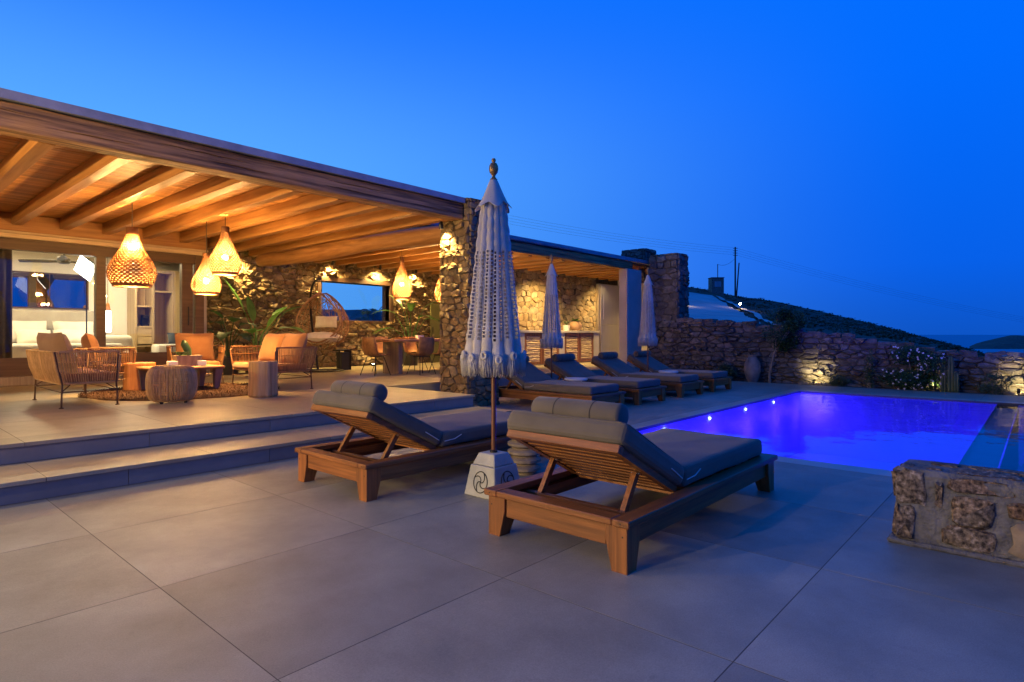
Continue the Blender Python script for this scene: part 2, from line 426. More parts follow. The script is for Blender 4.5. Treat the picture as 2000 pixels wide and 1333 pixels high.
# ------------------------------------------------------------------ rubble masonry
def clip(poly, nx, ny, d):
    out = []
    m = len(poly)
    for i in range(m):
        a = poly[i]; b = poly[(i+1) % m]
        da = a[0]*nx + a[1]*ny - d; db = b[0]*nx + b[1]*ny - d
        if da <= 0: out.append(a)
        if (da < 0) != (db < 0) and abs(da-db) > 1e-12:
            t = da/(da-db); out.append((a[0]+(b[0]-a[0])*t, a[1]+(b[1]-a[1])*t))
    return out
def cells(W, H, cw, ch, seed, gap=.02, jit=.26, keep=None):
    """irregular stone outlines filling a W x H rectangle"""
    rn = random.Random(seed)
    pts = []; z = 0.0; row = 0
    while z < H:
        hh = ch*rn.uniform(.5, 1.5); x = -rn.random()*cw
        while x < W + cw:
            ww = cw*rn.choice((.5, .7, .9, 1.2, 1.6))*rn.uniform(.85, 1.15)
            px = x + ww/2; pz = z + hh/2 + rn.uniform(-jit, jit)*hh
            if -cw < px < W+cw: pts.append((px, pz))
            x += ww
        z += hh; row += 1
    P = np.array(pts); k = ch/cw
    S = P*np.array([k, 1.0])
    res = []
    for i, (px, pz) in enumerate(pts):
        poly = [(0., 0.), (W, 0.), (W, H), (0., H)]
        d2 = ((S-S[i])**2).sum(1); idx = np.argsort(d2)[1:22]
        for j in idx:
            dx = (P[j, 0]-px)*k*k; dz = (P[j, 1]-pz)
            n = math.hypot(dx, dz)
            if n < 1e-6: continue
            mx = (P[j, 0]+px)/2; mz = (P[j, 1]+pz)/2
            nx, nz = dx/n, dz/n
            poly = clip(poly, nx, nz, mx*nx+mz*nz-gap/2)
            if len(poly) < 3: break
        if len(poly) < 3: continue
        A = np.array(poly); c = A.mean(0)
        if keep and not keep(c[0], c[1]): continue
        ar = 0.5*abs(np.dot(A[:, 0], np.roll(A[:, 1], 1))-np.dot(A[:, 1], np.roll(A[:, 0], 1)))
        if ar < .06*cw*ch: continue
        q = []
        for a, b in zip(poly, poly[1:]+poly[:1]):
            if math.hypot(b[0]-a[0], b[1]-a[1]) < .004: continue
            q.append((a[0]*.84+b[0]*.16, a[1]*.84+b[1]*.16)); q.append((a[0]*.16+b[0]*.84, a[1]*.16+b[1]*.84))
        if len(q) < 4: continue
        res.append((ar, q))
    return res
def stone_mb(q, o, u, v, n, depth, rn, rough=.35):
    o, u, v, n = Vector(o), Vector(u), Vector(v), Vector(n)
    cx = sum(a for a, b in q)/len(q); cz = sum(b for a, b in q)/len(q)
    d = depth*rn.choice((.25, .5, .7, .9, 1.15))*rn.uniform(.85, 1.15)
    tx, tz = rn.uniform(-.12, .12), rn.uniform(-.16, .16)
    def P(x, z, dd): return o + u*x + v*z + n*dd
    vs = []; k = len(q)
    for (x, z) in q: vs.append(P(x, z, -.03))
    for (x, z) in q: vs.append(P(x, z, d*.45*rn.uniform(.7, 1.2)))
    for (x, z) in q:
        s = rn.uniform(.76, .95); xx = cx+(x-cx)*s; zz = cz+(z-cz)*s
        vs.append(P(xx, zz, d*(1+rn.uniform(-rough, rough)) + tx*(x-cx) + tz*(z-cz)))
    vs.append(P(cx, cz, d*(1.05+rn.uniform(-rough, rough))))
    fs = []
    for r in (0, 1):
        for i in range(k): fs.append((r*k+i, r*k+(i+1) % k, (r+1)*k+(i+1) % k, (r+1)*k+i))
    for i in range(k): fs.append((2*k+i, 2*k+(i+1) % k, 3*k))
    if u.cross(v).dot(n) < 0: fs = [tuple(reversed(f)) for f in fs]
    return MB().add(vs, fs)
class Rubble:
    """gathers the stones of one thing; the 300 largest become single parts, the rest one part of stuff"""
    def __init__(s): s.l = []
    def wall(s, parent, o, u, v, n, W, H, cw, ch, seed, depth=.035, gap=.009, mat='stone', weight=1.0, keep=None, rough=.35):
        rn = random.Random(seed+1)
        for ar, q in cells(W, H, cw, ch, seed, gap, keep=keep):
            s.l.append((ar*weight, parent, stone_mb(q, o, u, v, n, depth, rn, rough), mat))
    def finish(s, limit=300):
        s.l.sort(key=lambda t: -t[0])
        for ar, par, mb, mat in s.l[:limit]:
            soft(mb.build('stone', mat, par, world=True), 38)
        rest = {}
        for ar, par, mb, mat in s.l[limit:]:
            r = rest.setdefault((par.name, mat), (par, MB())); r[1].add(mb.v, mb.f)
        for (pn, mat), (par, mb) in rest.items():
            stuff(soft(mb.build('small_stones', mat, par, world=True), 38))
X_, Y_, Z_ = (1, 0, 0), (0, 1, 0), (0, 0, 1)
NX, NY = (-1, 0, 0), (0, -1, 0)
# ================================================================== SETTING
Z1, Z2 = .165, .335
PX0, PXP, PY0, PYP = 1.06, 1.212, .883, 1.19      # paver grid
FWD = Vector((math.cos(YAW), math.sin(YAW), 0)); RGT = Vector((math.sin(YAW), -math.cos(YAW), 0))
FPX = 1168.85
def fan(u, d, z=0.0):
    """point at depth d along the bearing that the picture shows at column u"""
    p = FWD*d + RGT*(d*(u-1000)/FPX); return Vector((p.x, p.y, z))
def zy(y, d): return 1.25 + (654-y)/FPX*d

def lerp_tab(t, x):
    if x <= t[0][0]: return t[0][1]
    for (a, b), (c, d) in zip(t, t[1:]):
        if x <= c: return b + (d-b)*(x-a)/(c-a)
    return t[-1][1]
RIDGE = [(-4000, 612), (0, 606), (600, 602), (700, 606), (760, 612), (900, 600), (1150, 552), (1327, 558), (1387, 566), (1436, 577), (1520, 590), (1600, 606), (1700, 632), (1780, 652), (1850, 670), (1930, 694), (2100, 730), (4000, 900)]
FOOT = [(-4000, 690), (600, 650), (900, 640), (1300, 638), (1480, 644), (1600, 652), (1760, 668), (1850, 690), (2000, 740), (4000, 1000)]
rt = np.random.RandomState(3)
def hn(x, y):
    return (math.sin(x*.31+y*.17)+math.sin(x*.13-y*.41+2)+.6*math.sin(x*.83+y*.71)+.5*math.sin(x*1.7-y*1.3+1))*.25
def terrain_z(u, d):
    yr, yf = lerp_tab(RIDGE, u), lerp_tab(FOOT, u)
    p = fan(u, d)
    if d <= 30:
        z0 = zy(yf, 30); return -2.2 + (z0+2.2)*max(0, (d-26)/4)
    if d <= 95:
        t = (d-30)/65; y = yf + (yr-yf)*(t**.85)
        return zy(y, d) + hn(p.x, p.y)*.28*min(1, t*6)
    t = (d-95)/240
    return zy(yr, 95) + hn(p.x, p.y)*.28*max(0, 1-t*3) - 75*t**1.3 - .02*(d-95)
def build_terrain():
    us = [-4000, -3000, -2200, -1600, -1100, -700, -400, -150, 50, 250, 400] + list(range(500, 800, 20)) + list(range(800, 1200, 40)) + list(range(1200, 2050, 9)) + [2080, 2150, 2250, 2400, 2700, 3200, 4000]
    ds = [24, 26, 28, 29] + [30+65*(i/70)**1.25 for i in range(71)] + [97, 100, 104, 110, 118, 130, 150, 180, 220, 270, 335]
    vs = []
    for d in ds:
        for u in us: p = fan(u, d, terrain_z(u, d)); vs.append(p)
    n = len(us); fs = [(i*n+j, i*n+j+1, (i+1)*n+j+1, (i+1)*n+j) for i in range(len(ds)-1) for j in range(n-1)]
    struct(soft(MB().add(vs, fs).build('hillside', 'hillside'), 180))
    # pale dirt road and the footpath that leaves it
    def strip(name, left, right, rows):
        vs = []; fs = []
        for i in range(rows+1):
            t = i/rows
            for a in range(7):
                s = a/6
                u = left[0]*(1-t)+left[1]*t; u2 = right[0]*(1-t)+right[1]*t
                d = left[2]*(1-t)+left[3]*t
                uu = u+(u2-u)*s + 1.5*math.sin(i*.9+a)
                p = fan(uu, d, terrain_z(uu, d)+.14); vs.append(p)
        for i in range(rows):
            for a in range(6): fs.append((i*7+a, i*7+a+1, (i+1)*7+a+1, (i+1)*7+a))
        return MB().add(vs, fs)
    struct(soft(strip('road', (1280, 1270, 34, 84), (1486, 1392, 34, 84), 40).build('dirt_road', 'dirt'), 180))
    path = [(1516, 33), (1500, 38), (1488, 43), (1478, 52), (1463, 60), (1446, 66), (1432, 72), (1416, 78), (1402, 84)]
    vs = []; fs = []
    for i in range(len(path)*4-3):
        k = min(i//4, len(path)-2); t = i/4-k
        u = path[k][0]*(1-t)+path[k+1][0]*t; d = path[k][1]*(1-t)+path[k+1][1]*t
        w = 7.0 - 3*i/(len(path)*4)
        for s in (-1, 0, 1):
            uu = u+s*w+1.2*math.sin(i*1.7+s); vs.append(fan(uu, d, terrain_z(uu, d)+.16))
        if i: o = (i-1)*3; fs += [(o, o+1, o+4, o+3), (o+1, o+2, o+5, o+4)]
    struct(soft(MB().add(vs, fs).build('footpath', 'dirt'), 180))
    # low scrub and rocks over the slope
    mb = MB()
    rn = random.Random(5)
    for i in range(2200):
        u = rn.uniform(1250, 1960); d = 31 + 63*rn.random()**.7
        if u < 1400 and d < 84 and rn.random() < .93: continue
        if u < 1490 and (u-1392)/94 < (84-d)/50*1.05 and d < 86: continue
        if any(abs(u-pu) < 14 and abs(d-pd) < 6 for pu, pd in path): continue
        p = fan(u, d, terrain_z(u, d)); s = rn.uniform(.07, .24)
        m = rn.randint(4, 7)
        for k in range(m):
            c = p + Vector((rn.uniform(-1, 1)*s*1.5, rn.uniform(-1, 1)*s*1.5, s*rn.uniform(.1, .6)))
            q = s*rn.uniform(.4, .8)
            vs = [c+Vector((q*rn.uniform(-1, 1), q*rn.uniform(-1, 1), q*rn.uniform(-.6, 1))) for _ in range(5)]
            mb.add(vs, [(0, 1, 2), (1, 3, 2), (2, 3, 4), (0, 2, 4)])
    stuff(tag(mb.build('hill_scrub', 'scrub'), 'low dark scrub scattered over the hillside', 'scrub'))
build_terrain()
# sea and the far headland
def build_sea():
    vs = [(0, 0, -35)]; fs = []
    n = 64; rr = [200, 600, 1500, 4000, 12000, 40000, 120000]
    for r in rr:
        for j in range(n): t = 2*math.pi*j/n; vs.append((r*math.cos(t), r*math.sin(t), -35))
    for j in range(n): fs.append((0, 1+j, 1+(j+1) % n))
    for i in range(len(rr)-1):
        for j in range(n): fs.append((1+i*n+j, 1+(i+1)*n+j, 1+(i+1)*n+(j+1) % n, 1+i*n+(j+1) % n))
    struct(MB().add(vs, fs).build('sea', 'sea_water'))
    vs = []; fs = []
    A = 60; B = 14
    for i in range(A+1):
        u = 1893 + (2700-1893)*i/A
        top = 36*min(1, ((u-1893)/85)**.75)*(1+.06*math.sin(u*.021)+.03*math.sin(u*.09)) if u > 1893 else 0
        for j in range(B+1):
            t = j/B; d = 1500 + 420*t
            h = top*math.sin(math.pi*min(1, t*1.25)*.5)**.8 if t < .8 else top*(1-(t-.8)/.2)
            vs.append(fan(u, d, -35.5 + h + .6*hn(u*.4, d*.06)*min(1, t*5)))
    for i in range(A):
        for j in range(B): fs.append((i*(B+1)+j, (i+1)*(B+1)+j, (i+1)*(B+1)+j+1, i*(B+1)+j+1))
    struct(soft(MB().add(vs, fs).build('headland', 'island_rock'), 180))
build_sea()
vs = [(8+60*math.cos(t*math.pi/24), 6+60*math.sin(t*math.pi/24), -2.4) for t in range(48)]
struct(MB().add(vs, [tuple(range(48))]).build('ground', 'earth'))

# ---- pool deck with its pavers
PL = dict(x0=6.42, x1=14.2, y0=-4.0, y1=4.02)
deck = struct(MB().box(-5, 6.42, -5, 5.7, -2.3, -.0008).box(6.42, 14.2, 4.02, 8.72, -2.3, -.0008).box(14.2, 16.0, -5, 8.72, -2.3, -.0008).build('pool_deck', 'joint'))
paver_cache = {}
def pavers(parent, regions, z, mat, gap=.005, name='paver'):
    for (rx0, rx1, ry0, ry1) in regions:
        i0 = math.floor((rx0-PX0)/PXP); i1 = math.ceil((rx1-PX0)/PXP)
        j0 = math.floor((ry0-PY0)/PYP); j1 = math.ceil((ry1-PY0)/PYP)
        for i in range(i0, i1):
            for j in range(j0, j1):
                a0, a1 = max(rx0, PX0+i*PXP), min(rx1, PX0+(i+1)*PXP)
                b0, b1 = max(ry0, PY0+j*PYP), min(ry1, PY0+(j+1)*PYP)
                w, h = a1-a0, b1-b0
                if w < .03 or h < .03: continue
                key = (round(w, 3), round(h, 3), mat)
                if key not in paver_cache:
                    paver_cache[key] = MB().box(-w/2+gap/2, w/2-gap/2, -h/2+gap/2, h/2-gap/2, -.03, 0).mesh('paver', mat)
                o = bpy.data.objects.new(name, paver_cache[key]); COL.objects.link(o)
                o.parent = parent; o.location = ((a0+a1)/2, (b0+b1)/2, z + R_.uniform(-.0002, .0002))
                o.rotation_euler = (R_.uniform(-.0002, .0002), R_.uniform(-.0002, .0002), R_.choice((0, math.pi)))
pavers(deck, [(-5, 6.15, -5, 5.68), (6.15, 14.45, 4.27, 8.7), (14.45, 16.0, -5, 8.7), (6.15, 6.15, 0, 0)], 0, 'paver')
for (a0, a1, b0, b1) in [(6.15, 6.42, -5, 4.02), (6.15, 14.45, 4.02, 4.27), (14.2, 14.45, -5, 4.02)]:
    if a1-a0 < b1-b0:
        y = b0
        while y < b1-.02:
            y2 = min(b1, y+1.19); MB().box(a0+.003, a1-.002, y+.003, y2-.003, -.035, 0, bev=.004).build('coping_stone', 'coping', deck); y = y2
    else:
        x = a0
        while x < a1-.02:
            x2 = min(a1, x+1.21); MB().box(x+.003, x2-.003, b0+.002, b1-.003, -.035, 0, bev=.004).build('coping_stone', 'coping', deck); x = x2

# ---- pool
def build_pool():
    p = thing('swimming_pool', 'rectangular swimming pool glowing violet blue beside the paved deck', 'pool', (10.3, 2.2, -1.5))
    x0, x1, y0, y1 = 6.42, 14.2, -4.0, 4.02
    mb = MB()
    def inner(ax0, ax1, ay0, ay1, zb, zt):
        vs = [(ax0, ay0, zb), (ax1, ay0, zb), (ax1, ay1, zb), (ax0, ay1, zb), (ax0, ay0, zt), (ax1, ay0, zt), (ax1, ay1, zt), (ax0, ay1, zt)]
        mb.add(vs, [(0, 1, 2, 3), (0, 4, 5, 1), (1, 5, 6, 2), (2, 6, 7, 3), (3, 7, 4, 0)])
    inner(x0+.002, x1-.002, .62, y1-.002, -1.35, -.036)
    inner(x0+.002, x1-.002, y0, .32, -1.1, -.036)
    mb.build('basin', 'pool_tile', p, world=True)
    MB().box(x0+.004, x1-.004, .32, .62, -1.3, -.10).build('dividing_ledge', 'pool_tile', p, world=True)
    MB().box(x0+.3, x0+1.9, .622, y1-.004, -1.34, -.62).build('entry_bench', 'pool_tile', p, world=True)
    w = MB().add([(x0+.003, y0, -.032), (x1-.003, y0, -.032), (x1-.003, y1-.003, -.032), (x0+.003, y1-.003, -.032)], [(0, 1, 2, 3)]).build('water', 'pool_water', p, world=True)
    w['label'] = 'still blue pool water with soft reflections'
    for x in (7.8, 9.34, 10.9, 12.41):
        l = MB().xf(Matrix.Identity(4))
        l.lathe([(.001, 0), (.018, 0), (.02, .006), (.02, .012)], 16)
        l.xf(Matrix.Translation((x, 4.012, -.10)) @ Matrix.Rotation(rad(90), 4, 'X'))
        l.build('pool_light', 'pool_led', p, world=True)
    for x in (7.8, 9.4, 11.0, 12.6, 13.9):
        lamp('pool_glow', 'POINT', (x, 3.7, -.42), POOLW, (.022, .006, 1.0), p, size=.06)
    for x in (8.0, 10.3, 12.6):
        lamp('pool_glow', 'POINT', (x, .95, -.55), POOLW, (.022, .006, 1.0), p, size=.06)
    for x in (9.0, 12.0):
        lamp('pool_glow', 'POINT', (x, -1.2, -.5), POOLW*1.2, (.03, .01, 1.0), p, size=.06)
    return p
POOLW = 72
build_pool()

# ---- terrace and the two long steps
terr = struct(MB().box(-5, 6.42, 6.49, 8.7, -2.3, Z2-.0008).box(-5, 19.9, 8.72, 15.4, -2.3, Z2-.0008).build('terrace_floor', 'joint'))
pavers(terr, [(-5, 6.44, 6.45, 8.7), (-5, 13.3, 8.7, 13.72), (5.4, 13.3, 13.72, 14.98), (13.3, 19.7, 8.7, 11.98)], Z2, 'terrace_paver')
step = struct(MB().box(-5, 6.42, 5.70, 6.485, -.2, Z1-.0008).build('long_step', 'joint'))
pavers(step, [(-5, 6.44, 5.66, 6.46)], Z1, 'terrace_paver', name='tread')
def risers(parent, y, z0, z1, xa, xb, off):
    x = xa
    edges = [xa] + [xa+off+k*1.212 for k in range(40) if xa < xa+off+k*1.212 < xb] + [xb]
    for a, b in zip(edges, edges[1:]):
        MB().box(a+.002, b-.002, y, y+.018, z0, z1, bev=.002).build('riser_panel', 'riser', parent)
risers(step, 5.68, .001, Z1-.032, -5, 6.42, .55)
risers(terr, 6.47, Z1+.001, Z2-.032, -5, 6.42, .95)
risers(terr, 8.702, .001, Z2-.032, 6.46, 19.85, .3)
x = 6.425
for (a, b, z0, z1, par) in [(5.70, 6.47, .001, Z1-.032, step), (6.49, 8.70, .001, Z2-.032, terr)]:
    MB().box(6.421, 6.438, a, b, z0, z1, bev=.002).build('riser_panel', 'riser', par)
# garden bed behind the pool deck
struct(MB().box(16.0, 16.75, -6, 8.6, -2.3, -.03).build('garden_bed', 'earth'))
# ================================================================== VILLA
villa = thing('villa', 'stone and timber villa with beamed veranda roof and lit bedroom', 'house', (3, 10.5, Z2))
VR = Rubble()
def wobble_beam(x0, x1, y0, y1, z0, z1, axis, seg, amp, seed, rnd=.02, cracks=()):
    """hewn timber: a box cut into segments with uneven faces and eased edges"""
    rn = random.Random(seed)
    L0, L1 = (x0, x1) if axis == 0 else (y0, y1)
    a0, a1 = (y0, y1) if axis == 0 else (x0, x1)
    vs = []; fs = []
    b = rnd
    prof = [(a0+b, z0), (a1-b, z0), (a1, z0+b), (a1, z1-b), (a1-b, z1), (a0+b, z1), (a0, z1-b)]
    nc0 = len(prof)
    for fz in sorted(cracks, reverse=True):      # drying cracks along the near face
        zc = z0+(z1-z0)*fz
        prof += [(a0, zc+.010), (a0, zc), (a0, zc-.010)]
    prof.append((a0, z0+b))
    K = len(prof)
    off = [0]*K; zo = [0]*len(cracks)
    for i in range(seg+1):
        l = L0+(L1-L0)*i/seg
        off = [o*.75+rn.uniform(-amp, amp)*.6 for o in off]
        zo = [q*.9+rn.uniform(-.006, .006) for q in zo]
        for k, (a, z) in enumerate(prof):
            if cracks and nc0 <= k < K-1:
                c_, w_ = divmod(k-nc0, 3)
                op = max(0, math.sin(i*.33*(1+.37*c_)+c_*2+seed))**.6
                z2 = z+zo[c_] if w_ == 1 else (prof[nc0+3*c_+1][1]+zo[c_]+(1 if w_ == 0 else -1)*(.0012+.006*op))
                a2 = a+(.035*op if w_ == 1 else rn.uniform(-.0015, .0015))
                vs.append((l, a2, z2) if axis == 0 else (a2, l, z2)); continue
            ca, cz = (a0+a1)/2, (z0+z1)/2
            d = Vector((a-ca, z-cz)).normalized()*off[k]
            vs.append((l, a+d.x, z+d.y) if axis == 0 else (a+d.x, l, z+d.y))
    for i in range(seg):
        for k in range(K):
            f = (i*K+k, i*K+(k+1) % K, (i+1)*K+(k+1) % K, (i+1)*K+k)
            fs.append(f if axis == 1 else tuple(reversed(f)))
    fs.append(tuple(range(K))); fs.append(tuple(seg*K+k for k in range(K)))
    return MB().add(vs, fs)
roof = wobble_beam(-5, 7.09, 7.40, 7.68, 3.22, 3.475, 0, 110, .006, 3, .012, (.36, .68)).build('front_beam', 'old_beam', villa, world=True); soft(roof, 28)
MB().box(-5, 7.09, 7.35, 15.6, 3.50, 3.535).box(-5, 7.09, 7.34, 7.37, 3.485, 3.575).build('roof_edge', 'flashing', villa, world=True)
ceil = MB().box(-5, 7.15, 7.55, 15.35, 3.447, 3.485).build('ceiling', 'pine_x', villa, world=True)
y = 7.70
while y < 15.0:
    MB().box(-5, 7.15, y+.005, y+.110, 3.424+R_.uniform(0, .004), 3.446, bev=.006).build('plank', 'plank', ceil, world=True); y += .115
for k, xj in enumerate([-2.13, -1.43, -.73, -.03, .67, 1.37, 2.07, 2.77, 3.45, 4.15, 4.85, 5.55, 6.22, 6.88]):
    ye = 13.75 if xj < 5.3 else 14.98
    soft(wobble_beam(xj, xj+.145, 7.685, ye, 3.215, 3.422, 1, 14, .0045, 20+k, .007).build('joist', 'pine_y', villa, world=True), 28)
# dining bay roof
MB().box(7.95, 13.4, 9.3, 15.6, 3.50, 3.535).build('roof_edge', 'flashing', villa, world=True)
ceil2 = MB().box(7.95, 13.4, 9.6, 15.3, 3.447, 3.485).build('ceiling', 'pine_x', villa, world=True)
y = 9.62
while y < 15.0:
    MB().box(7.95, 13.3, y+.005, y+.110, 3.424+R_.uniform(0, .004), 3.446, bev=.006).build('plank', 'plank', ceil2, world=True); y += .115
for k, xj in enumerate([7.98, 8.68, 9.38, 10.08, 10.78, 11.48, 12.18, 12.88]):
    soft(wobble_beam(xj, xj+.145, 9.62, 14.98, 3.215, 3.422, 1, 12, .0045, 60+k, .007).build('joist', 'pine_y', villa, world=True), 28)
# great log
pts = []; rr = []
rn = random.Random(9)
for i in range(26):
    t = i/25
    pts.append((7.42-.68*t + .02*math.sin(t*9), 8.0+6.0*t, 3.06+.045*math.sin(t*5+.5)))
    rr.append((.165+.012*math.sin(t*13)+rn.uniform(-.004, .004))*(1 if t < .985 else .9))
pts.append((6.735, 14.06, 3.08)); rr.append(.10)
soft(MB().tube(pts, rr, 14).build('log_beam', 'log_beam', villa, world=True), 60)
MB().box(7.2, 7.42, 10.6, 10.85, 3.2, 3.5, bev=.01).build('post_block', 'dark_wood', villa, world=True)

# stone pier by the steps
pier = MB().box(7.14, 7.86, 7.29, 8.01, 0, 3.56).build('stone_pier', 'mortar', villa, world=True)
VR.wall(pier, (7.14, 8.01, 0), NY, Z_, NX, .72, 3.58, .19, .118, 11, depth=.045, weight=9)
VR.wall(pier, (7.14, 7.29, 0), X_, Z_, NY, .72, 3.58, .19, .118, 12, depth=.045, weight=9)
VR.wall(pier, (7.86, 7.29, 0), Y_, Z_, X_, .72, 3.58, .24, .17, 13, depth=.04, weight=1)
VR.wall(pier, (7.14, 7.29, 3.56), X_, Y_, Z_, .72, .72, .25, .2, 14, depth=.03, weight=1)
# rear stone wall with the picture window
WX0, WX1, WZ0, WZ1 = 8.93, 11.25, 1.66, 2.74
rear = MB().box(5.42, WX0, 15.0, 15.35, Z2, 3.44).box(WX1, 13.3, 15.0, 15.35, Z2, 3.44).box(WX0, WX1, 15.0, 15.35, Z2, WZ0).box(WX0, WX1, 15.0, 15.35, WZ1, 3.44).build('rear_wall', 'mortar', villa, world=True)
for (a, b, z0, z1, sd) in [(5.42, WX0-.12, Z2, 3.44, 21), (WX1+.12, 13.3, Z2, 3.44, 22), (WX0-.12, WX1+.12, Z2, WZ0-.02, 23), (WX0-.12, WX1+.12, WZ1+.13, 3.44, 24)]:
    VR.wall(rear, (a, 15.0, z0), X_, Z_, NY, b-a, z1-z0, .235, .125, sd, depth=.085, rough=.55)
win = MB().box(WX0-.12, WX1+.12, 14.93, 15.2, WZ1, WZ1+.125, bev=.008).box(WX0-.12, WX0, 14.95, 15.2, WZ0, WZ1).box(WX1, WX1+.13, 14.94, 15.2, WZ0, WZ1).box(WX0-.1, WX1+.1, 14.96, 15.2, WZ0-.04, WZ0).build('picture_window', 'dark_wood', villa, world=True)
MB().box(WX0, WX1, 15.08, 15.088, WZ0, WZ1).build('pane', 'window_glass', win, world=True)
# right-hand wall of the dining bay and its olive door
MB().box(13.3, 13.54, 12.02, 15.35, Z2, 3.44).build('side_wall', 'plaster', villa, world=True)
door = MB().box(12.8, 13.28, 14.86, 14.90, Z2, 2.25, bev=.006).build('door_panel', 'olive_paint', villa, world=True)
MB().tube([(12.88, 14.84, 1.3), (12.88, 14.84, 1.5)], .012).build('handle', 'black_metal', door, world=True)

# bedroom front: lintel, frames, panes
MB().box(-5, 5.42, 13.76, 14.0, 3.10, 3.42, bev=.012).build('lintel', 'pine_x', villa, world=True)
MB().box(-5, 5.42, 13.70, 13.98, 3.055, 3.098, bev=.006).box(-5, 5.42, 13.74, 13.98, 2.98, 3.053, bev=.006).build('head_trim', 'oak_x', villa, world=True)
MB().box(-5, 5.42, 13.62, 14.02, Z2+.001, .50, bev=.01).build('door_plinth', 'grey_wood', villa, world=True)
sd = MB()
sd.box(-5, 5.36, 13.80, 13.98, 2.78, 2.978, bev=.006)
sd.box(-5, 3.44, 13.80, 13.88, .502, .83, bev=.006)
sd.box(3.44, 5.36, 13.885, 13.96, .502, .88, bev=.006)
sd.box(3.36, 3.52, 13.79, 13.965, .502, 2.78, bev=.006)
sd.box(4.92, 5.14, 13.81, 13.96, .502, 2.78, bev=.006)
sd.box(5.18, 5.36, 13.78, 13.98, .502, 2.978, bev=.006)
sd.box(.2, .36, 13.80, 13.96, .502, 2.78, bev=.006)
sdo = sd.build('sliding_door', 'door_frame', villa, world=True)
MB().box(.36, 3.36, 13.84, 13.848, .83, 2.78).build('pane', 'window_glass', sdo, world=True)
MB().box(3.52, 4.92, 13.92, 13.928, .88, 2.78).build('pane', 'window_glass', sdo, world=True)
MB().tube([(5.03, 13.77, 1.45), (5.03, 13.755, 1.5), (5.03, 13.755, 1.8), (5.03, 13.77, 1.85)], .013).build('handle', 'black_metal', sdo, world=True)
MB().box(5.36, 5.46, 13.9, 15.1, Z2, 3.42).build('corner_wall', 'plaster', villa, world=True)
# bedroom shell
MB().box(-5, 5.35, 14.03, 15.37, .38, .44).box(-5, 6.7, 15.37, 17.2, .38, .44).build('bedroom_floor', 'oak_x', villa, world=True)
MB().box(-5, 6.7, 17.0, 17.2, .44, 3.1).build('bedroom_wall', 'white_plaster', villa, world=True)
MB().box(6.55, 6.7, 15.36, 17.0, .44, 3.1).build('bedroom_wall', 'white_plaster', villa, world=True)
MB().box(-5, 5.35, 14.03, 15.37, 3.1, 3.2).box(-5, 6.7, 15.37, 17.2, 3.1, 3.2).build('bedroom_ceiling', 'white_plaster', villa, world=True)
MB().box(-5.2, -5.0, 13.6, 17.2, .44, 3.1).build('bedroom_wall', 'white_plaster', villa, world=True)
VR.finish(300)

# wall spotlights on the stone
def wall_spot(x, y, z, tx, ty, tz, label, power=30, spot=75):
    t = thing('spotlight', label, 'spotlight', (x, y, z), 0, 'black spotlights under the roof')
    d = (Vector((tx, ty, tz))-Vector((x, y, z))).normalized()
    q = d.to_track_quat('Z', 'Y').to_matrix().to_4x4()
    MB().lathe([(.001, -.05), (.028, -.05), (.04, -.03), (.04, .05), (.034, .052)], 14, cap=False).xf(q).build('housing', 'black_metal', t)
    MB().lathe([(.001, .04), (.033, .04)], 14, cap=False).xf(q).build('lens', 'spot_face', t)
    MB().box(-.02, .02, -.02, .02, .02, .16).build('bracket', 'black_metal', t)
    lamp('spot_beam', 'SPOT', Vector((x, y, z))+d*.07, power, WARM2, t, size=.03, target=(tx, ty, tz), spot=spot, blend=.7)
for (x, lb) in [(6.55, 'small black spotlight over the stone wall above the banana plant'), (9.15, 'small black spotlight above the left end of the picture window'), (10.75, 'small black spotlight above the right end of the picture window'), (12.1, 'small black spotlight on the rear stone wall right of the picture window')]:
    wall_spot(x, 14.76, 3.24, x, 14.98, 2.3, lb, 360, 135)
wall_spot(6.98, 7.83, 3.14, 7.13, 7.83, 2.3, 'small black spotlight at the top of the stone pier', 300, 110)
for (x, lb) in [(-3.4, 'black spotlight on the veranda beam, far left outside the view'), (-1.8, 'black spotlight on the veranda beam left of the view'), (-.2, 'black spotlight on the veranda beam just left of the view')]:
    wall_spot(x, 7.30, 3.12, x+2.6, 3.0, 0, lb, 150, 150)
# side wing left of the terrace with its wall lamps
MB().box(-5.3, -5.0, -3, 13.55, -.02, 3.42).build('wing_wall', 'plaster', villa, world=True)
for (y, lb) in [(3.2, 'wall lantern on the side wing, nearer to the viewer'), (5.2, 'wall lantern on the side wing, nearer to the veranda'), (9.7, 'wall lantern under the veranda at its left end')]:
    t = thing('wall_lantern', lb, 'lamp', (-4.99, y, 2.0), 0, 'wall lanterns on the side wing')
    MB().box(0, .02, -.07, .07, -.12, .12, bev=.004).build('back_plate', 'black_metal', t)
    MB().lathe([(.05, -.09), (.06, -.05), (.06, .08), (.04, .10)], 14, c=(.10, 0, 0)).build('diffuser', 'lamp_glow', t)
    MB().box(.02, .05, -.012, .012, -.012, .012).build('bracket', 'black_metal', t)
    lamp('lantern_glow', 'POINT', (-4.78, y, 2.0), 60 if y < 4 else 160 if y < 7 else 750, (1.0, .66, .30), t, size=.06)
    if y < 7: lamp('lantern_beam', 'SPOT', (-4.8, y, 1.86), 950, (1.0, .74, .36), t, size=.05, target=(-1.4, y-.5, 0), spot=64, blend=.8)
    if 4 < y < 7: lamp('lantern_uplight', 'SPOT', (-4.8, y, 2.14), 2600, (1.0, .66, .28), t, size=.05, target=(1.6, 7.4, 3.34), spot=40, blend=.9)
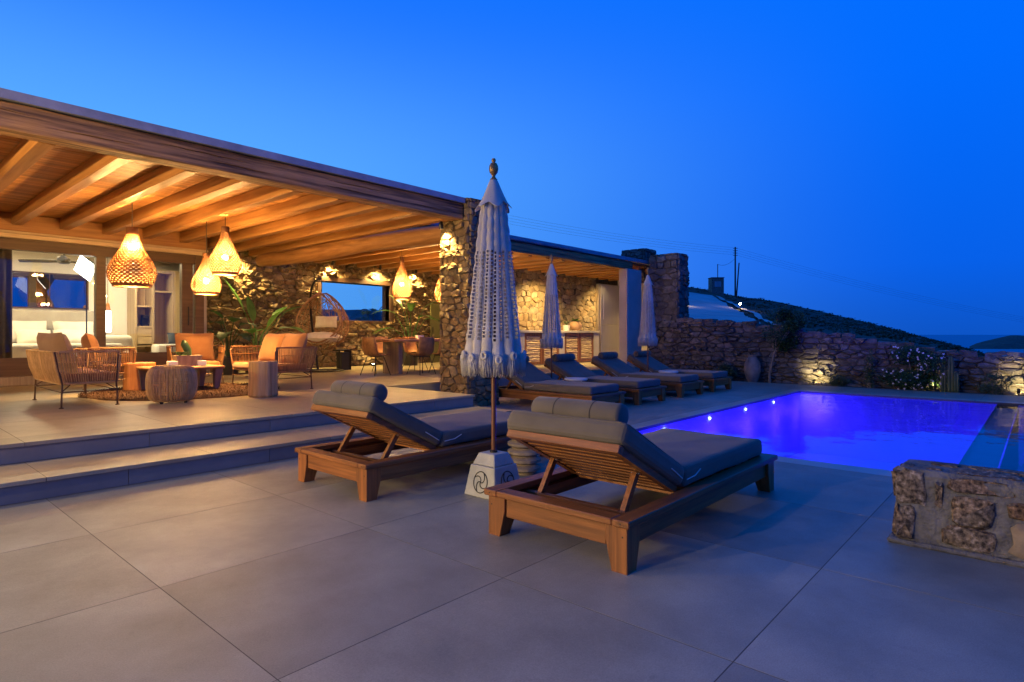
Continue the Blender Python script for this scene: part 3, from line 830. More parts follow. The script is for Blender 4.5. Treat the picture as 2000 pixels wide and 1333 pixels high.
# two low lights washing the foot of the rear wall
for (x, y, lb) in [(10.4, 14.6, 'low floor light behind the dining chair washing the stone wall'), (7.55, 14.62, 'low floor light behind the hanging egg chair')]:
    t = thing('floor_light', lb, 'light', (x, y, Z2), 0, 'floor lights along the rear wall')
    MB().lathe([(.07, 0), (.07, .05), (.06, .06)], 16).build('housing', 'black_metal', t)
    MB().lathe([(.001, .0625), (.05, .0625)], 16, cap=False).build('lens', 'spot_face', t)
    lamp('floor_beam', 'SPOT', (x, y, Z2+.08), 40, WARM2, t, size=.04, target=(x, y+.5, Z2+.75), spot=120)

# ================================================================== KITCHEN PAVILION
kit = thing('kitchen_pavilion', 'open outdoor kitchen pavilion with beamed roof and stone rear wall', 'pavilion', (14, 10.5, Z2))
KR = Rubble()
soft(wobble_beam(8.0, 16.15, 9.38, 9.60, 3.24, 3.47, 0, 40, .012, 81, .016).build('front_beam', 'old_beam', kit, world=True), 50)
MB().box(13.45, 19.85, 9.33, 12.4, 3.50, 3.54).box(7.95, 19.85, 9.325, 9.35, 3.48, 3.585).build('roof_edge', 'flashing', kit, world=True)
c3 = MB().box(13.4, 19.8, 9.61, 12.3, 3.447, 3.49).build('ceiling', 'pine_x', kit, world=True)
y = 9.62
while y < 11.95:
    MB().box(13.56, 19.6, y+.005, y+.110, 3.424+R_.uniform(0, .004), 3.446, bev=.006).build('plank', 'plank', c3, world=True); y += .115
for k in range(9):
    xj = 13.6+.66*k
    soft(wobble_beam(xj, xj+.14, 9.61, 11.98, 3.23, 3.422, 1, 8, .004, 90+k, .007).build('joist', 'pine_y', kit, world=True), 28)
kw = MB().box(13.55, 19.85, 12.02, 12.3, Z2, 3.44).build('rear_wall', 'mortar', kit, world=True)
KR.wall(kw, (13.55, 12.02, Z2), X_, Z_, NY, 4.58, 3.1, .30, .19, 31, depth=.03, gap=.010, mat='stone_block', rough=.2)
KR.finish(300)
MB().box(19.6, 19.85, 9.6, 12.02, Z2, 3.44).build('side_wall', 'plaster', kit, world=True)
MB().box(15.70, 16.57, 9.30, 9.58, .0, 3.235, bev=.008).build('plaster_pier', 'plaster', kit, world=True)
for x in (14.6, 16.3, 18.2):
    t = thing('ceiling_spot', {14.6: 'leftmost', 16.3: 'middle', 18.2: 'rightmost'}[x]+' round ceiling spotlight in the outdoor kitchen', 'spotlight', (x, 10.7, 3.35), 0, 'kitchen ceiling spotlights')
    MB().lathe([(.045, -.05), (.045, .075)], 14).build('housing', 'black_metal', t)
    MB().lathe([(.001, -.053), (.036, -.053)], 14, cap=False).build('lens', 'spot_face', t)
    lamp('spot_beam', 'SPOT', (x, 10.7, 3.28), 900, WARM2, t, size=.04, target=(x, 11.6, 1.2), spot=110, blend=.8)

# kitchen counter
kc = thing('kitchen_counter', 'concrete kitchen counter with woven bamboo doors under the stone wall', 'counter', (14.9, 11.5, Z2))
cf = MB()
CB = [13.0, 14.83, 16.66]
for a, b in ((12.95, 13.2), (14.86, 15.14), (16.78, 17.08)):
    cf.box(a, b, 11.2, 11.28, Z2, 1.30)
cf.box(12.95, 17.08, 11.28, 11.98, Z2, 1.30)
cf.build('carcass', 'concrete', kc, world=True)
MB().box(12.9, 17.1, 11.17, 12.0, 1.302, 1.375, bev=.008).build('worktop', 'concrete', kc, world=True)
rn = random.Random(4)
for a, b in ((13.2, 14.86), (15.14, 16.78)):
    m = (a+b)/2
    for p0, p1 in ((a+.01, m-.004), (m+.004, b-.01)):
        d = MB().box(p0, p0+.10, 11.215, 11.25, Z2+.03, 1.29, bev=.004).box(p1-.10, p1, 11.215, 11.25, Z2+.03, 1.29, bev=.004).box(p0+.1, p1-.1, 11.217, 11.248, Z2+.03, Z2+.11).box(p0+.1, p1-.1, 11.217, 11.248, 1.20, 1.29).build('cabinet_door', 'teak_z', kc, world=True)
        MB().box(p0+.1, p1-.1, 11.255, 11.265, Z2+.1, 1.22).build('backing', 'dark_wood', d, world=True)
        z = Z2+.125
        while z < 1.19:
            h = rn.uniform(.026, .05)
            pts = [(p0+.095+(p1-p0-.19)*i/5, 11.235+rn.uniform(-.004, .004), z+rn.uniform(-.008, .008)) for i in range(6)]
            soft(MB().tube(pts, [h*.46*rn.uniform(.85, 1.1) for _ in pts], 6).build('bamboo_slat', 'oak_x', d, world=True), 60)
            z += h*1.02
# fridge
fr = thing('fridge', 'tall brushed steel fridge in the outdoor kitchen', 'fridge', (18.8, 11.9, Z2))
MB().box(18.13, 19.55, 11.885, 12.015, Z2, 3.08, bev=.01).build('cabinet', 'steel', fr, world=True)
MB().box(18.16, 19.52, 11.82, 11.88, 1.60, 3.05, bev=.012).build('upper_door', 'steel', fr, world=True)
MB().box(18.16, 19.52, 11.82, 11.88, Z2+.08, 1.585, bev=.012).build('lower_door', 'steel', fr, world=True)
MB().tube([(18.26, 11.78, 1.8), (18.26, 11.78, 2.7)], .012).build('handle', 'steel', fr, world=True)

# ================================================================== STONE PIERS, GARDEN WALL, LOW WALL
GR = Rubble()
sp = thing('stone_chimney', 'dark square stone chimney stack rising behind the kitchen roof', 'chimney', (17.9, 10.1, 0))
b = MB().box(17.54, 18.25, 9.72, 10.6, 3.0, 4.05).build('core', 'mortar', sp, world=True)
GR.wall(b, (17.54, 10.6, 3.0), NY, Z_, NX, .88, 1.08, .26, .17, 41, depth=.05, mat='stone_cool')
GR.wall(b, (17.54, 9.72, 3.0), X_, Z_, NY, .71, 1.08, .26, .17, 42, depth=.05, mat='stone_cool')
sp2 = thing('stone_pillar', 'broad dark stone pillar at the end of the garden wall', 'pillar', (17.3, 8.75, 0))
b = MB().box(16.95, 17.6, 8.28, 9.24, -.03, 3.72).build('core', 'mortar', sp2, world=True)
GR.wall(b, (16.95, 9.24, -.03), NY, Z_, NX, .96, 3.77, .30, .19, 43, depth=.06, mat='stone_cool', weight=2)
GR.wall(b, (16.95, 8.28, -.03), X_, Z_, NY, .65, 3.77, .30, .19, 44, depth=.06, mat='stone_cool', weight=2)
GR.finish(300)
WT = [(-6, .78), (.28, .82), (1.59, .90), (2.57, 1.07), (3.75, 1.23), (5.75, 1.56), (7.96, 1.70), (8.6, 1.72)]
def wtop(y): return lerp_tab(WT, y)
gw = thing('garden_wall', 'dry stone garden wall stepping down behind the pool', 'wall', (16.7, 3, 0))
gs = Rubble()
vs = []; fs = []
ys = [-6+.25*i for i in range(59)]
for y in ys:
    z = wtop(y)-.10
    vs += [(16.66, y, -.05), (16.66, y, z), (17.1, y, z), (17.1, y, -.3)]
for i in range(len(ys)-1):
    o = i*4
    fs += [(o, o+4, o+5, o+1), (o+1, o+5, o+6, o+2), (o+2, o+6, o+7, o+3)]
wc = MB().add(vs, fs).build('wall_core', 'mortar', gw, world=True)
rnk = random.Random(77)
gs.wall(wc, (16.66, 8.6, -.05), NY, Z_, NX, 14.6, 1.9, .30, .135, 51, depth=.09, gap=.018, mat='stone_cool', rough=.5, keep=lambda a, z: z < wtop(8.6-a)+rnk.uniform(-.04, .10))
gs.finish(300)
# rough coping stones along the top
for i in range(36):
    y = 8.4-i*.4
    w = rnk.uniform(.28, .40)
    z = wtop(y)-.10
    q = [(-w/2, -.2), (w/2, -.22), (w/2-.03, .2), (-w/2+.04, .22)]
    h = rnk.uniform(.05, .14)
    vs = [(16.84+b_+rnk.uniform(-.04, .04), y+a_+rnk.uniform(-.03, .03), z-.02) for a_, b_ in q]
    vs += [(x+rnk.uniform(-.02, .04), yy+rnk.uniform(-.03, .03), z+h+rnk.uniform(-.03, .03)) for x, yy, _ in vs]
    MB().add(vs, [(3, 2, 1, 0), (4, 5, 6, 7), (0, 1, 5, 4), (1, 2, 6, 5), (2, 3, 7, 6), (3, 0, 4, 7)]).build('coping_stone', 'stone_cool', wc, world=True)

lw = thing('low_wall', 'low stone and mortar wall end beside the pool in the right foreground', 'wall', (4.4, -.5, 0))
def low_wall():
    core = MB()
    core.box(4.225, 4.60, -2.6, .665, .0, .452, bev=.03)
    core.box(4.20, 4.62, -2.6, .70, .0, .03, bev=.01)
    c = core.build('mortar_core', 'mortar_grey', lw, world=True); soft(c, 180)
    m = c.modifiers.new('cut', 'SUBSURF'); m.subdivision_type = 'SIMPLE'; m.levels = 6; m.render_levels = 6
    tx = bpy.data.textures.new('mortar_lumps', 'CLOUDS'); tx.noise_scale = .07; tx.noise_depth = 4
    m = c.modifiers.new('lumps', 'DISPLACE'); m.texture = tx; m.strength = .018; m.mid_level = .5
    rn = random.Random(13)
    # facing stones laid out by hand: (from the wall's end, z centre, half width, half height)
    st = [(.085, .345, .075, .105, 'stone_speck'), (.055, .13, .05, .105, 'stone_speck'), (.22, .33, .02, .07, 'stone_speck'), (.37, .255, .105, .085, 'stone_speck'), (.36, .10, .125, .065, 'stone_speck'),
          (.40, .395, .15, .04, 'stone_speck'), (.62, .30, .09, .05, 'stone_speck'), (.68, .14, .15, .11, 'stone_block'), (.75, .40, .14, .04, 'stone_speck'),
          (.98, .30, .12, .09, 'stone_speck'), (1.0, .11, .13, .08, 'stone_speck'), (1.3, .22, .14, .14, 'stone_speck'), (1.62, .3, .13, .10, 'stone_speck'), (1.65, .1, .14, .08, 'stone_block'), (2.0, .22, .17, .15, 'stone_speck'), (2.4, .2, .17, .14, 'stone_speck'), (2.8, .22, .17, .14, 'stone_speck')]
    def blob(cx, cz, w, h, o, u, v, n, mat, dep):
        k = 14; q = []
        for i in range(k):
            t = 2*math.pi*i/k + rn.uniform(-.2, .2)
            e = 2.0/5.0
            q.append((cx+w*math.copysign(abs(math.cos(t))**e, math.cos(t))*rn.uniform(.84, 1.12), cz+h*math.copysign(abs(math.sin(t))**e, math.sin(t))*rn.uniform(.84, 1.12)))
        soft(stone_mb(q, o, u, v, n, dep, rn, .25).build('stone', mat, c, world=True), 45)
    for (a, z, w, h, m) in st:
        blob(a, z, w, h, (4.225, .665, 0), NY, Z_, NX, m, .024)
    for (a, z, w, h) in [(.10, .35, .085, .08), (.28, .33, .08, .09), (.12, .13, .10, .10), (.30, .12, .06, .09)]:
        blob(a, z, w, h, (4.225, .665, 0), X_, Z_, Y_, 'stone_speck', .02)
    for (a, b, w, h) in [(.13, .06, .05, .03), (.10, .19, .045, .04), (.10, .45, .07, .14), (.26, .55, .08, .2), (.12, .9, .08, .18), (.26, 1.1, .08, .16), (.14, 1.5, .1, .2), (.2, 2.0, .13, .22), (.2, 2.5, .13, .22), (.27, .22, .05, .07)]:
        blob(a, -b, w, h, (4.225, .665, .452), X_, Y_, Z_, 'stone_speck', .014)
low_wall()
# ================================================================== SUN LOUNGERS
def bevbox(name, x0, x1, y0, y1, z0, z1, mat, parent, bev=.025, seg=3, mtx=None, crease=0):
    mb = MB().box(x0, x1, y0, y1, z0, z1)
    if mtx is not None: mb.xf(mtx)
    o = mb.build(name, mat, parent, smooth=True)
    m = o.modifiers.new('bevel', 'BEVEL'); m.width = bev; m.segments = seg; m.limit_method = 'NONE'
    if crease:
        m = o.modifiers.new('cut', 'SUBSURF'); m.subdivision_type = 'SIMPLE'; m.levels = 4; m.render_levels = 4
        if 'cushion_noise' not in bpy.data.textures:
            tx = bpy.data.textures.new('cushion_noise', 'CLOUDS'); tx.noise_scale = .34
        m = o.modifiers.new('sag', 'DISPLACE'); m.texture = bpy.data.textures['cushion_noise']; m.strength = crease; m.mid_level = .5
    return o
def pillow(w, d, h, n=10, p=3.2, crease=0.0, seed=0):
    """puffed cushion: thin at the seams, full in the middle"""
    rn = random.Random(seed); vs = []; fs = []
    def prof(a): return max(0.0, 1-abs(a)**p)
    for s in (1, -1):
        for i in range(n+1):
            for j in range(n+1):
                a, b = 2*i/n-1, 2*j/n-1
                t = (prof(a)*prof(b))**.5
                pin = 1-.05*(1-abs(a))*abs(b)**4, 1-.05*(1-abs(b))*abs(a)**4
                vs.append((a*w/2*pin[1], b*d/2*pin[0], s*(h/2)*t + (rn.uniform(-1, 1)*crease if t > .1 else 0)))
    m = n+1
    for i in range(n):
        for j in range(n):
            fs.append((i*m+j, (i+1)*m+j, (i+1)*m+j+1, i*m+j+1))
            o = m*m; fs.append((o+i*m+j, o+i*m+j+1, o+(i+1)*m+j+1, o+(i+1)*m+j))
    return MB().add(vs, fs)
HINGE = Vector((.80, 0, .295)); BACKV = Vector((-.67, 0, .345)); BLEN = BACKV.length
def make_lounger(loc, rz, label):
    t = thing('sun_lounger', label, 'sun lounger', loc, rz, 'teak sun loungers with grey cushions')
    W = .52
    for s in (-1, 1):
        a, b = sorted((s*W, s*(W-.105)))
        soft(MB().box(0, 2.32, a, b, .245, .282, bev=.005).build('side_rail', 'teak_x', t), 30)
        a, b = sorted((s*(W-.045), s*(W-.075)))
        MB().box(.12, 2.2, a, b, .125, .244, bev=.004).build('apron', 'teak_x', t)
    for x0, x1, ax in ((0.001, .105, .035), (2.215, 2.319, 2.255)):
        soft(MB().box(x0, x1, -W+.106, W-.106, .2455, .2815, bev=.005).build('end_rail', 'teak_y', t), 30)
        MB().box(ax, ax+.03, -W+.16, W-.16, .125, .244, bev=.004).build('apron', 'teak_y', t)
    for sx, x in ((1, .022), (-1, 2.298)):
        for sy in (-1, 1):
            y = sy*(W-.022)
            # tapered leg, splayed on its two inner faces
            tx, bx, ty, by = .135, .095, .135, .095
            vs = [(x, y, 0), (x+sx*bx, y, 0), (x+sx*bx, y-sy*by, 0), (x, y-sy*by, 0),
                  (x, y, .16), (x+sx*tx, y, .16), (x+sx*tx, y-sy*ty, .16), (x, y-sy*ty, .16),
                  (x, y, .244), (x+sx*tx, y, .244), (x+sx*tx, y-sy*ty, .244), (x, y-sy*ty, .244)]
            fs = [(0, 1, 2, 3)] + [(o+i, o+(i+1) % 4, o+4+(i+1) % 4, o+4+i) for o in (0, 4) for i in range(4)] + [(8, 9, 10, 11)]
            o = MB().add(vs, fs).build('leg', 'teak_z', t)
            m = o.modifiers.new('bevel', 'BEVEL'); m.width = .003; m.segments = 1
    for y in (-W+.05, W-.05):
        MB().tube([(-.0012, y, .264), (.004, y, .264)], .005, 8).build('screw', 'cushion_piping', t)
        MB().tube([(.0208, y, .19), (.026, y, .19)], .005, 8).build('screw', 'cushion_piping', t)
    for i in range(9):
        x = .86+i*.148
        MB().box(x, x+.09, -W+.10, W-.10, .222, .244).build('slat', 'teak_y', t)
    for s in (-1, 1):      # inner ledgers
        a, b = sorted((s*(W-.08), s*(W-.12)))
        MB().box(.12, 2.2, a, b, .17, .221).build('ledger', 'teak_x', t)
    # backrest
    ang = math.atan2(BACKV.z, -BACKV.x)
    bm = Matrix.Translation(HINGE) @ Matrix.Rotation(math.pi, 4, 'Z') @ Matrix.Rotation(-ang, 4, 'Y')   # local +x runs up the backrest
    bh = W-.125
    vs = [(x, y, z) for z in (-.04, 0) for x, y in ((0, -bh), (BLEN+.02, -bh), (BLEN+.02, bh), (0, bh), (.05, -bh+.055), (BLEN-.03, -bh+.055), (BLEN-.03, bh-.055), (.05, bh-.055))]
    fs = []
    for i in range(4):
        j = (i+1) % 4
        fs += [(i, 4+i, 4+j, j), (8+i, 8+j, 12+j, 12+i), (i, j, 8+j, 8+i), (4+i, 12+i, 12+j, 4+j)]
    back = MB().add(vs, fs).xf(bm).build('backrest', 'teak_x', t)
    for i in range(9):
        x = .06+i*(BLEN-.14)/8
        MB().box(x, x+.046, -bh+.056, bh-.056, -.034, -.008, bev=.002).xf(bm).build('slat', 'teak_y', back)
    MB().box(BLEN-.02, BLEN+.03, -bh-.01, bh+.01, -.045, .002, bev=.003).xf(bm).build('top_rail', 'teak_y', back)
    for s in (-1, 1):
        p1 = bm @ Vector((BLEN*.50, s*(bh-.09), -.045)); p0 = Vector((.30, -s*(bh-.09), .215))
        d = (p1-p0).normalized(); n = Vector((0, 1, 0)); q = d.cross(n)
        vs = []
        for p in (p0, p1):
            for a, b in ((-1, -1), (1, -1), (1, 1), (-1, 1)): vs.append(p+n*a*.016+q*b*.02)
        MB().add(vs, [(3, 2, 1, 0), (4, 5, 6, 7)]+[(i, (i+1) % 4, 4+(i+1) % 4, 4+i) for i in range(4)]).build('strut', 'teak_x', t)
        MB().tube([p1+Vector((0, -.025, 0)), p1+Vector((0, .025, 0))], .008, 8).build('pin', 'steel', t)
    MB().box(.285, .325, -W+.106, W-.106, .195, .235, bev=.003).build('strut_bar', 'teak_y', t)
    # cushions
    cw = W-.09
    sc_ = bevbox('seat_cushion', .83, 2.24, -cw, cw, .284, .414, 'cushion', t, .035, 3, crease=.022)
    bc = bevbox('back_cushion', -.005, BLEN+.05, -cw, cw, .004, .134, 'cushion', t, .038, 3, mtx=bm, crease=.022)
    MB().tube([(.86, -cw-.002, .335), (.98, -cw-.004, .342), (1.06, -cw-.003, .37)], .004, 5).build('strap', 'strap', sc_)
    MB().tube([bm @ Vector((.03, cw+.003, .05)), bm @ Vector((.20, cw+.004, .06))], .004, 5).build('strap', 'strap', bc)
    MB().tube([bm @ Vector((.03, -cw-.003, .05)), bm @ Vector((.20, -cw-.004, .06))], .004, 5).build('strap', 'strap', bc)
    def piping(xa, xb, ya, yb, z, r=.03):
        return [(xa+r, ya, z), (xb-r, ya, z), (xb, ya+r, z), (xb, yb-r, z), (xb-r, yb, z), (xa+r, yb, z), (xa, yb-r, z), (xa, ya+r, z), (xa+r, ya, z)]
    MB().tube(piping(.842, 2.228, -cw+.012, cw-.012, .402), .0055, 6).build('piping', 'cushion', sc_)
    MB().tube([bm @ Vector(q) for q in piping(.007, BLEN+.038, -cw+.012, cw-.012, .122)], .0055, 6).build('piping', 'cushion', bc)
    # bolster
    c = bm @ Vector((BLEN-.075, 0, .134+.062))
    hl = cw*.74
    pr = [(.001, -hl), (.05, -hl), (.068, -hl+.006), (.075, -hl+.02), (.077, -hl*.34), (.077, hl*.34), (.075, hl-.02), (.068, hl-.006), (.05, hl), (.001, hl)]
    bl = MB().lathe(pr, 24, cap=False).xf(Matrix.Translation(c) @ Matrix.Rotation(rad(90), 4, 'X')).build('bolster', 'cushion', t); soft(bl, 50)
    for yy in (-hl*.42, hl*.42):
        MB().lathe([(.0775, -.004), (.0795, 0), (.0775, .004)], 24, cap=False).xf(Matrix.Translation(c+Vector((0, yy, 0))) @ Matrix.Rotation(rad(90), 4, 'X')).build('seam', 'cushion_piping', bl)
    return t
lo1 = make_lounger((2.70, 2.11, 0), 0, 'sun lounger closest to the viewer, right of the white parasol base')
dup(lo1, (2.60, 4.27, 0), 0, 'sun lounger beside the long steps, left of the white parasol base')
for i, (x, lb) in enumerate([(8.40, 'far sun lounger beside the stone pier, first of the row along the pool'), (9.88, 'far sun lounger right of the middle parasol, second in the row'), (11.56, 'far sun lounger third in the row, left of the farthest parasol'), (13.10, 'last sun lounger of the far row, closest to the garden wall')]):
    dup(lo1, (x, 7.62, 0), -math.pi/2, lb)

# ================================================================== PARASOLS
def make_umbrella(loc, label, rz=0, scale=1.0):
    t = thing('closed_parasol', label, 'parasol', loc, rz, 'closed crochet parasols')
    # base: truncated pyramid in two tiers
    def frust(z0, z1, a, b):
        vs = [(x*a, y*a, z0) for x, y in ((-1, -1), (1, -1), (1, 1), (-1, 1))]+[(x*b, y*b, z1) for x, y in ((-1, -1), (1, -1), (1, 1), (-1, 1))]
        return vs, [(3, 2, 1, 0), (4, 5, 6, 7)]+[(i, (i+1) % 4, 4+(i+1) % 4, 4+i) for i in range(4)]
    mb = MB().add(*frust(0, .235, .165, .128)).add(*frust(.237, .325, .118, .083))
    base = mb.build('base', 'base_stone', t)
    m = base.modifiers.new('bevel', 'BEVEL'); m.width = .008; m.segments = 2
    def carve(face):
        mm = MB()
        def P(a, b):   # a across, b up on the face
            z = .115+b; h = .165-(.165-.128)*z/.235+.0015
            return (-h, a, z) if face == 0 else (a, -h, z)
        ring = [P(.072*math.cos(q), .072*math.sin(q)*1.1) for q in [2*math.pi*i/24 for i in range(25)]]
        mm.tube(ring, .0042, 5)
        for k in range(4):
            a0 = k*math.pi/2+.4
            mm.tube([P(.07*s*math.cos(a0+1.7*(1-s)), .077*s*math.sin(a0+1.7*(1-s))) for s in [i/9 for i in range(10)]], .004, 5)
        return mm
    for f in (0, 1): carve(f).build('carving', 'carving', base)
    MB().lathe([(.03, .325), (.03, .34), (.024, .345)], 16).build('collar', 'black_metal', t)
    MB().lathe([(.019, .30), (.019, 2.46)], 14).build('pole', 'pole_wood', t)
    # canopy: gathered crochet cloth with rows of openings
    rn = random.Random(17)
    FO, SG = 13, 14
    A = FO*SG; zt, zb = 2.32, 1.02; NR = 130
    amp = [rn.uniform(.65, 1.3) for _ in range(FO)]; ph = [rn.uniform(-.18, .18) for _ in range(FO)]
    zj = [rn.uniform(-.02, .02) for _ in range(FO)]
    vs = []; fs = []
    for i in range(NR+1):
        q = i/NR; z = zt+(zb-zt)*q
        r0 = .088+.127*q**.9
        for j in range(A):
            k = j//SG; s = (j % SG)/SG
            am = amp[k]*(1-s)+amp[(k+1) % FO]*s if s > .5 else amp[k]
            th = 2*math.pi*(j/A)+ph[k]*.15*math.sin(math.pi*s)+.05*math.sin(q*3+k)
            lobe = abs(math.sin(math.pi*s))**.7
            r = r0*(1-.02)+(.012+.036*q)*am*(lobe-.45)
            r += .003*math.sin(z*60+k*2)
            vs.append((r*math.cos(th), r*math.sin(th), z+zj[k]*q))
    for i in range(NR):
        z = zt+(zb-zt)*(i+.5)/NR
        openwork = 1.21 < z < 1.90
        for j in range(A):
            s = j % SG
            if openwork and i % 3 != 0 and s in (2, 3, 4, 9, 10, 11): continue
            fs.append((i*A+j, (i+1)*A+j, (i+1)*A+(j+1) % A, i*A+(j+1) % A))
    can = MB().add(vs, fs).build('canopy', 'crochet', t, smooth=True)
    # knotted scallops and fringe
    kn = MB(); frg = MB()
    for k in range(FO):
        th = 2*math.pi*(k+.5)/FO+.05*math.sin(3+k)
        r = .236+.012*amp[k]
        c = Vector((r*math.cos(th), r*math.sin(th), 1.075+zj[k]))
        n = Vector((math.cos(th), math.sin(th), 0)); u = Vector((-math.sin(th), math.cos(th), 0))
        for a in range(1):
            rr = .018
            kn.tube([c+u*(rr*math.cos(w))+Vector((0, 0, 1.3*rr*math.sin(w)))+n*.008*a for w in [2*math.pi*i/12 for i in range(13)]], .014, 6)
        
    for i in range(900):
        th = 2*math.pi*i/900+rn.uniform(-.01, .01)
        k = int((th % (2*math.pi))/(2*math.pi)*FO); s = (th/(2*math.pi)*FO) % 1
        lobe = abs(math.sin(math.pi*s))**.7
        r = .214+(.048*amp[k % FO])*(lobe-.45)+rn.uniform(-.012, .012)
        L = rn.uniform(.115, .165)+.015*lobe
        x, y = math.cos(th), math.sin(th)
        w1, w2 = rn.uniform(-.016, .016), rn.uniform(-.016, .016)
        p = [(r*x, r*y, 1.10), (r*x*1.03-y*w1*.5, r*y*1.03+x*w1*.5, 1.10-L*.45), (r*x*1.02-y*(w1+w2), r*y*1.02+x*(w1+w2), 1.10-L)]
        frg.tube(p, [.0036, .0042, .0024], 4)
    stuff(soft(kn.build('scallop_edge', 'crochet', can), 60))
    stuff(frg.build('fringe', 'crochet', can, smooth=True))
    # top flounce
    vs = []; fs = []; A2 = 64
    pr = [(.026, 2.468), (.036, 2.45), (.056, 2.40), (.080, 2.345), (.104, 2.295), (.128, 2.262), (.134, 2.254)]
    for i, (r, z) in enumerate(pr):
        w = i/(len(pr)-1)
        for j in range(A2):
            th = 2*math.pi*j/A2
            f = math.cos(th*6+.5)+.35*math.cos(th*3+1)
            vs.append(((r+.020*w*w*f)*math.cos(th), (r+.020*w*w*f)*math.sin(th), z-.022*w*w*f))
    for i in range(len(pr)-1):
        for j in range(A2): fs.append((i*A2+j, (i+1)*A2+j, (i+1)*A2+(j+1) % A2, i*A2+(j+1) % A2))
    fo = MB().add(vs, fs).build('flounce', 'canvas', t, smooth=True)
    m = fo.modifiers.new('thick', 'SOLIDIFY'); m.thickness = .004
    # finial
    fi = MB().lathe([(.001, 2.455), (.028, 2.46), (.03, 2.47), (.018, 2.482), (.012, 2.496), (.017, 2.505), (.032, 2.525), (.037, 2.55), (.035, 2.575), (.024, 2.597), (.013, 2.602), (.011, 2.606), (.016, 2.612), (.0175, 2.622), (.013, 2.634), (.001, 2.638)], 20, cap=False).build('finial', 'finial', t, smooth=True)
    t.scale = (scale,)*3
    return t
um = make_umbrella((3.43, 3.23, 0), 'tall closed white crochet parasol with a carved stone base between the near loungers')
u2 = dup(um, (9.13, 7.07, 0), .4, 'smaller looking closed parasol between the first two far loungers, before the kitchen'); u2.scale = (.84, .84, 1.06)
u3 = dup(um, (12.35, 6.77, 0), 1.1, 'farthest closed parasol, beside the last sun lounger and stone pillar'); u3.scale = (.86, .86, 1.06)

# ================================================================== SIDE TABLES ON THE DECK
st = thing('stacked_stool', 'carved wooden stool of stacked ridges beside the parasol base', 'stool', (4.12, 3.50, 0))
pr = [(.001, .001), (.10, .001)]
for k in range(6):
    z = .02+k*.072
    pr += [(.105, z), (.150, z+.022), (.152, z+.045), (.108, z+.066)]
pr += [(.13, .458), (.15, .463), (.152, .482), (.145, .488), (.001, .488)]
soft(MB().lathe(pr, 36, cap=False).build('body', 'grey_wood', st), 30)
for (x, y, lb) in [(9.14, 6.5, 'low white round side table beside the middle parasol'), (12.33, 6.25, 'low white round side table beside the farthest parasol')]:
    t = thing('side_table', lb, 'side table', (x, y, 0), 0, 'round side tables between far loungers')
    MB().lathe([(.20, .40), (.215, .41), (.215, .435), (.205, .44)], 28).build('top', 'ceramic', t)
    MB().lathe([(.13, 0), (.13, .012), (.025, .03), (.022, .40)], 16).build('stem', 'black_metal', t)
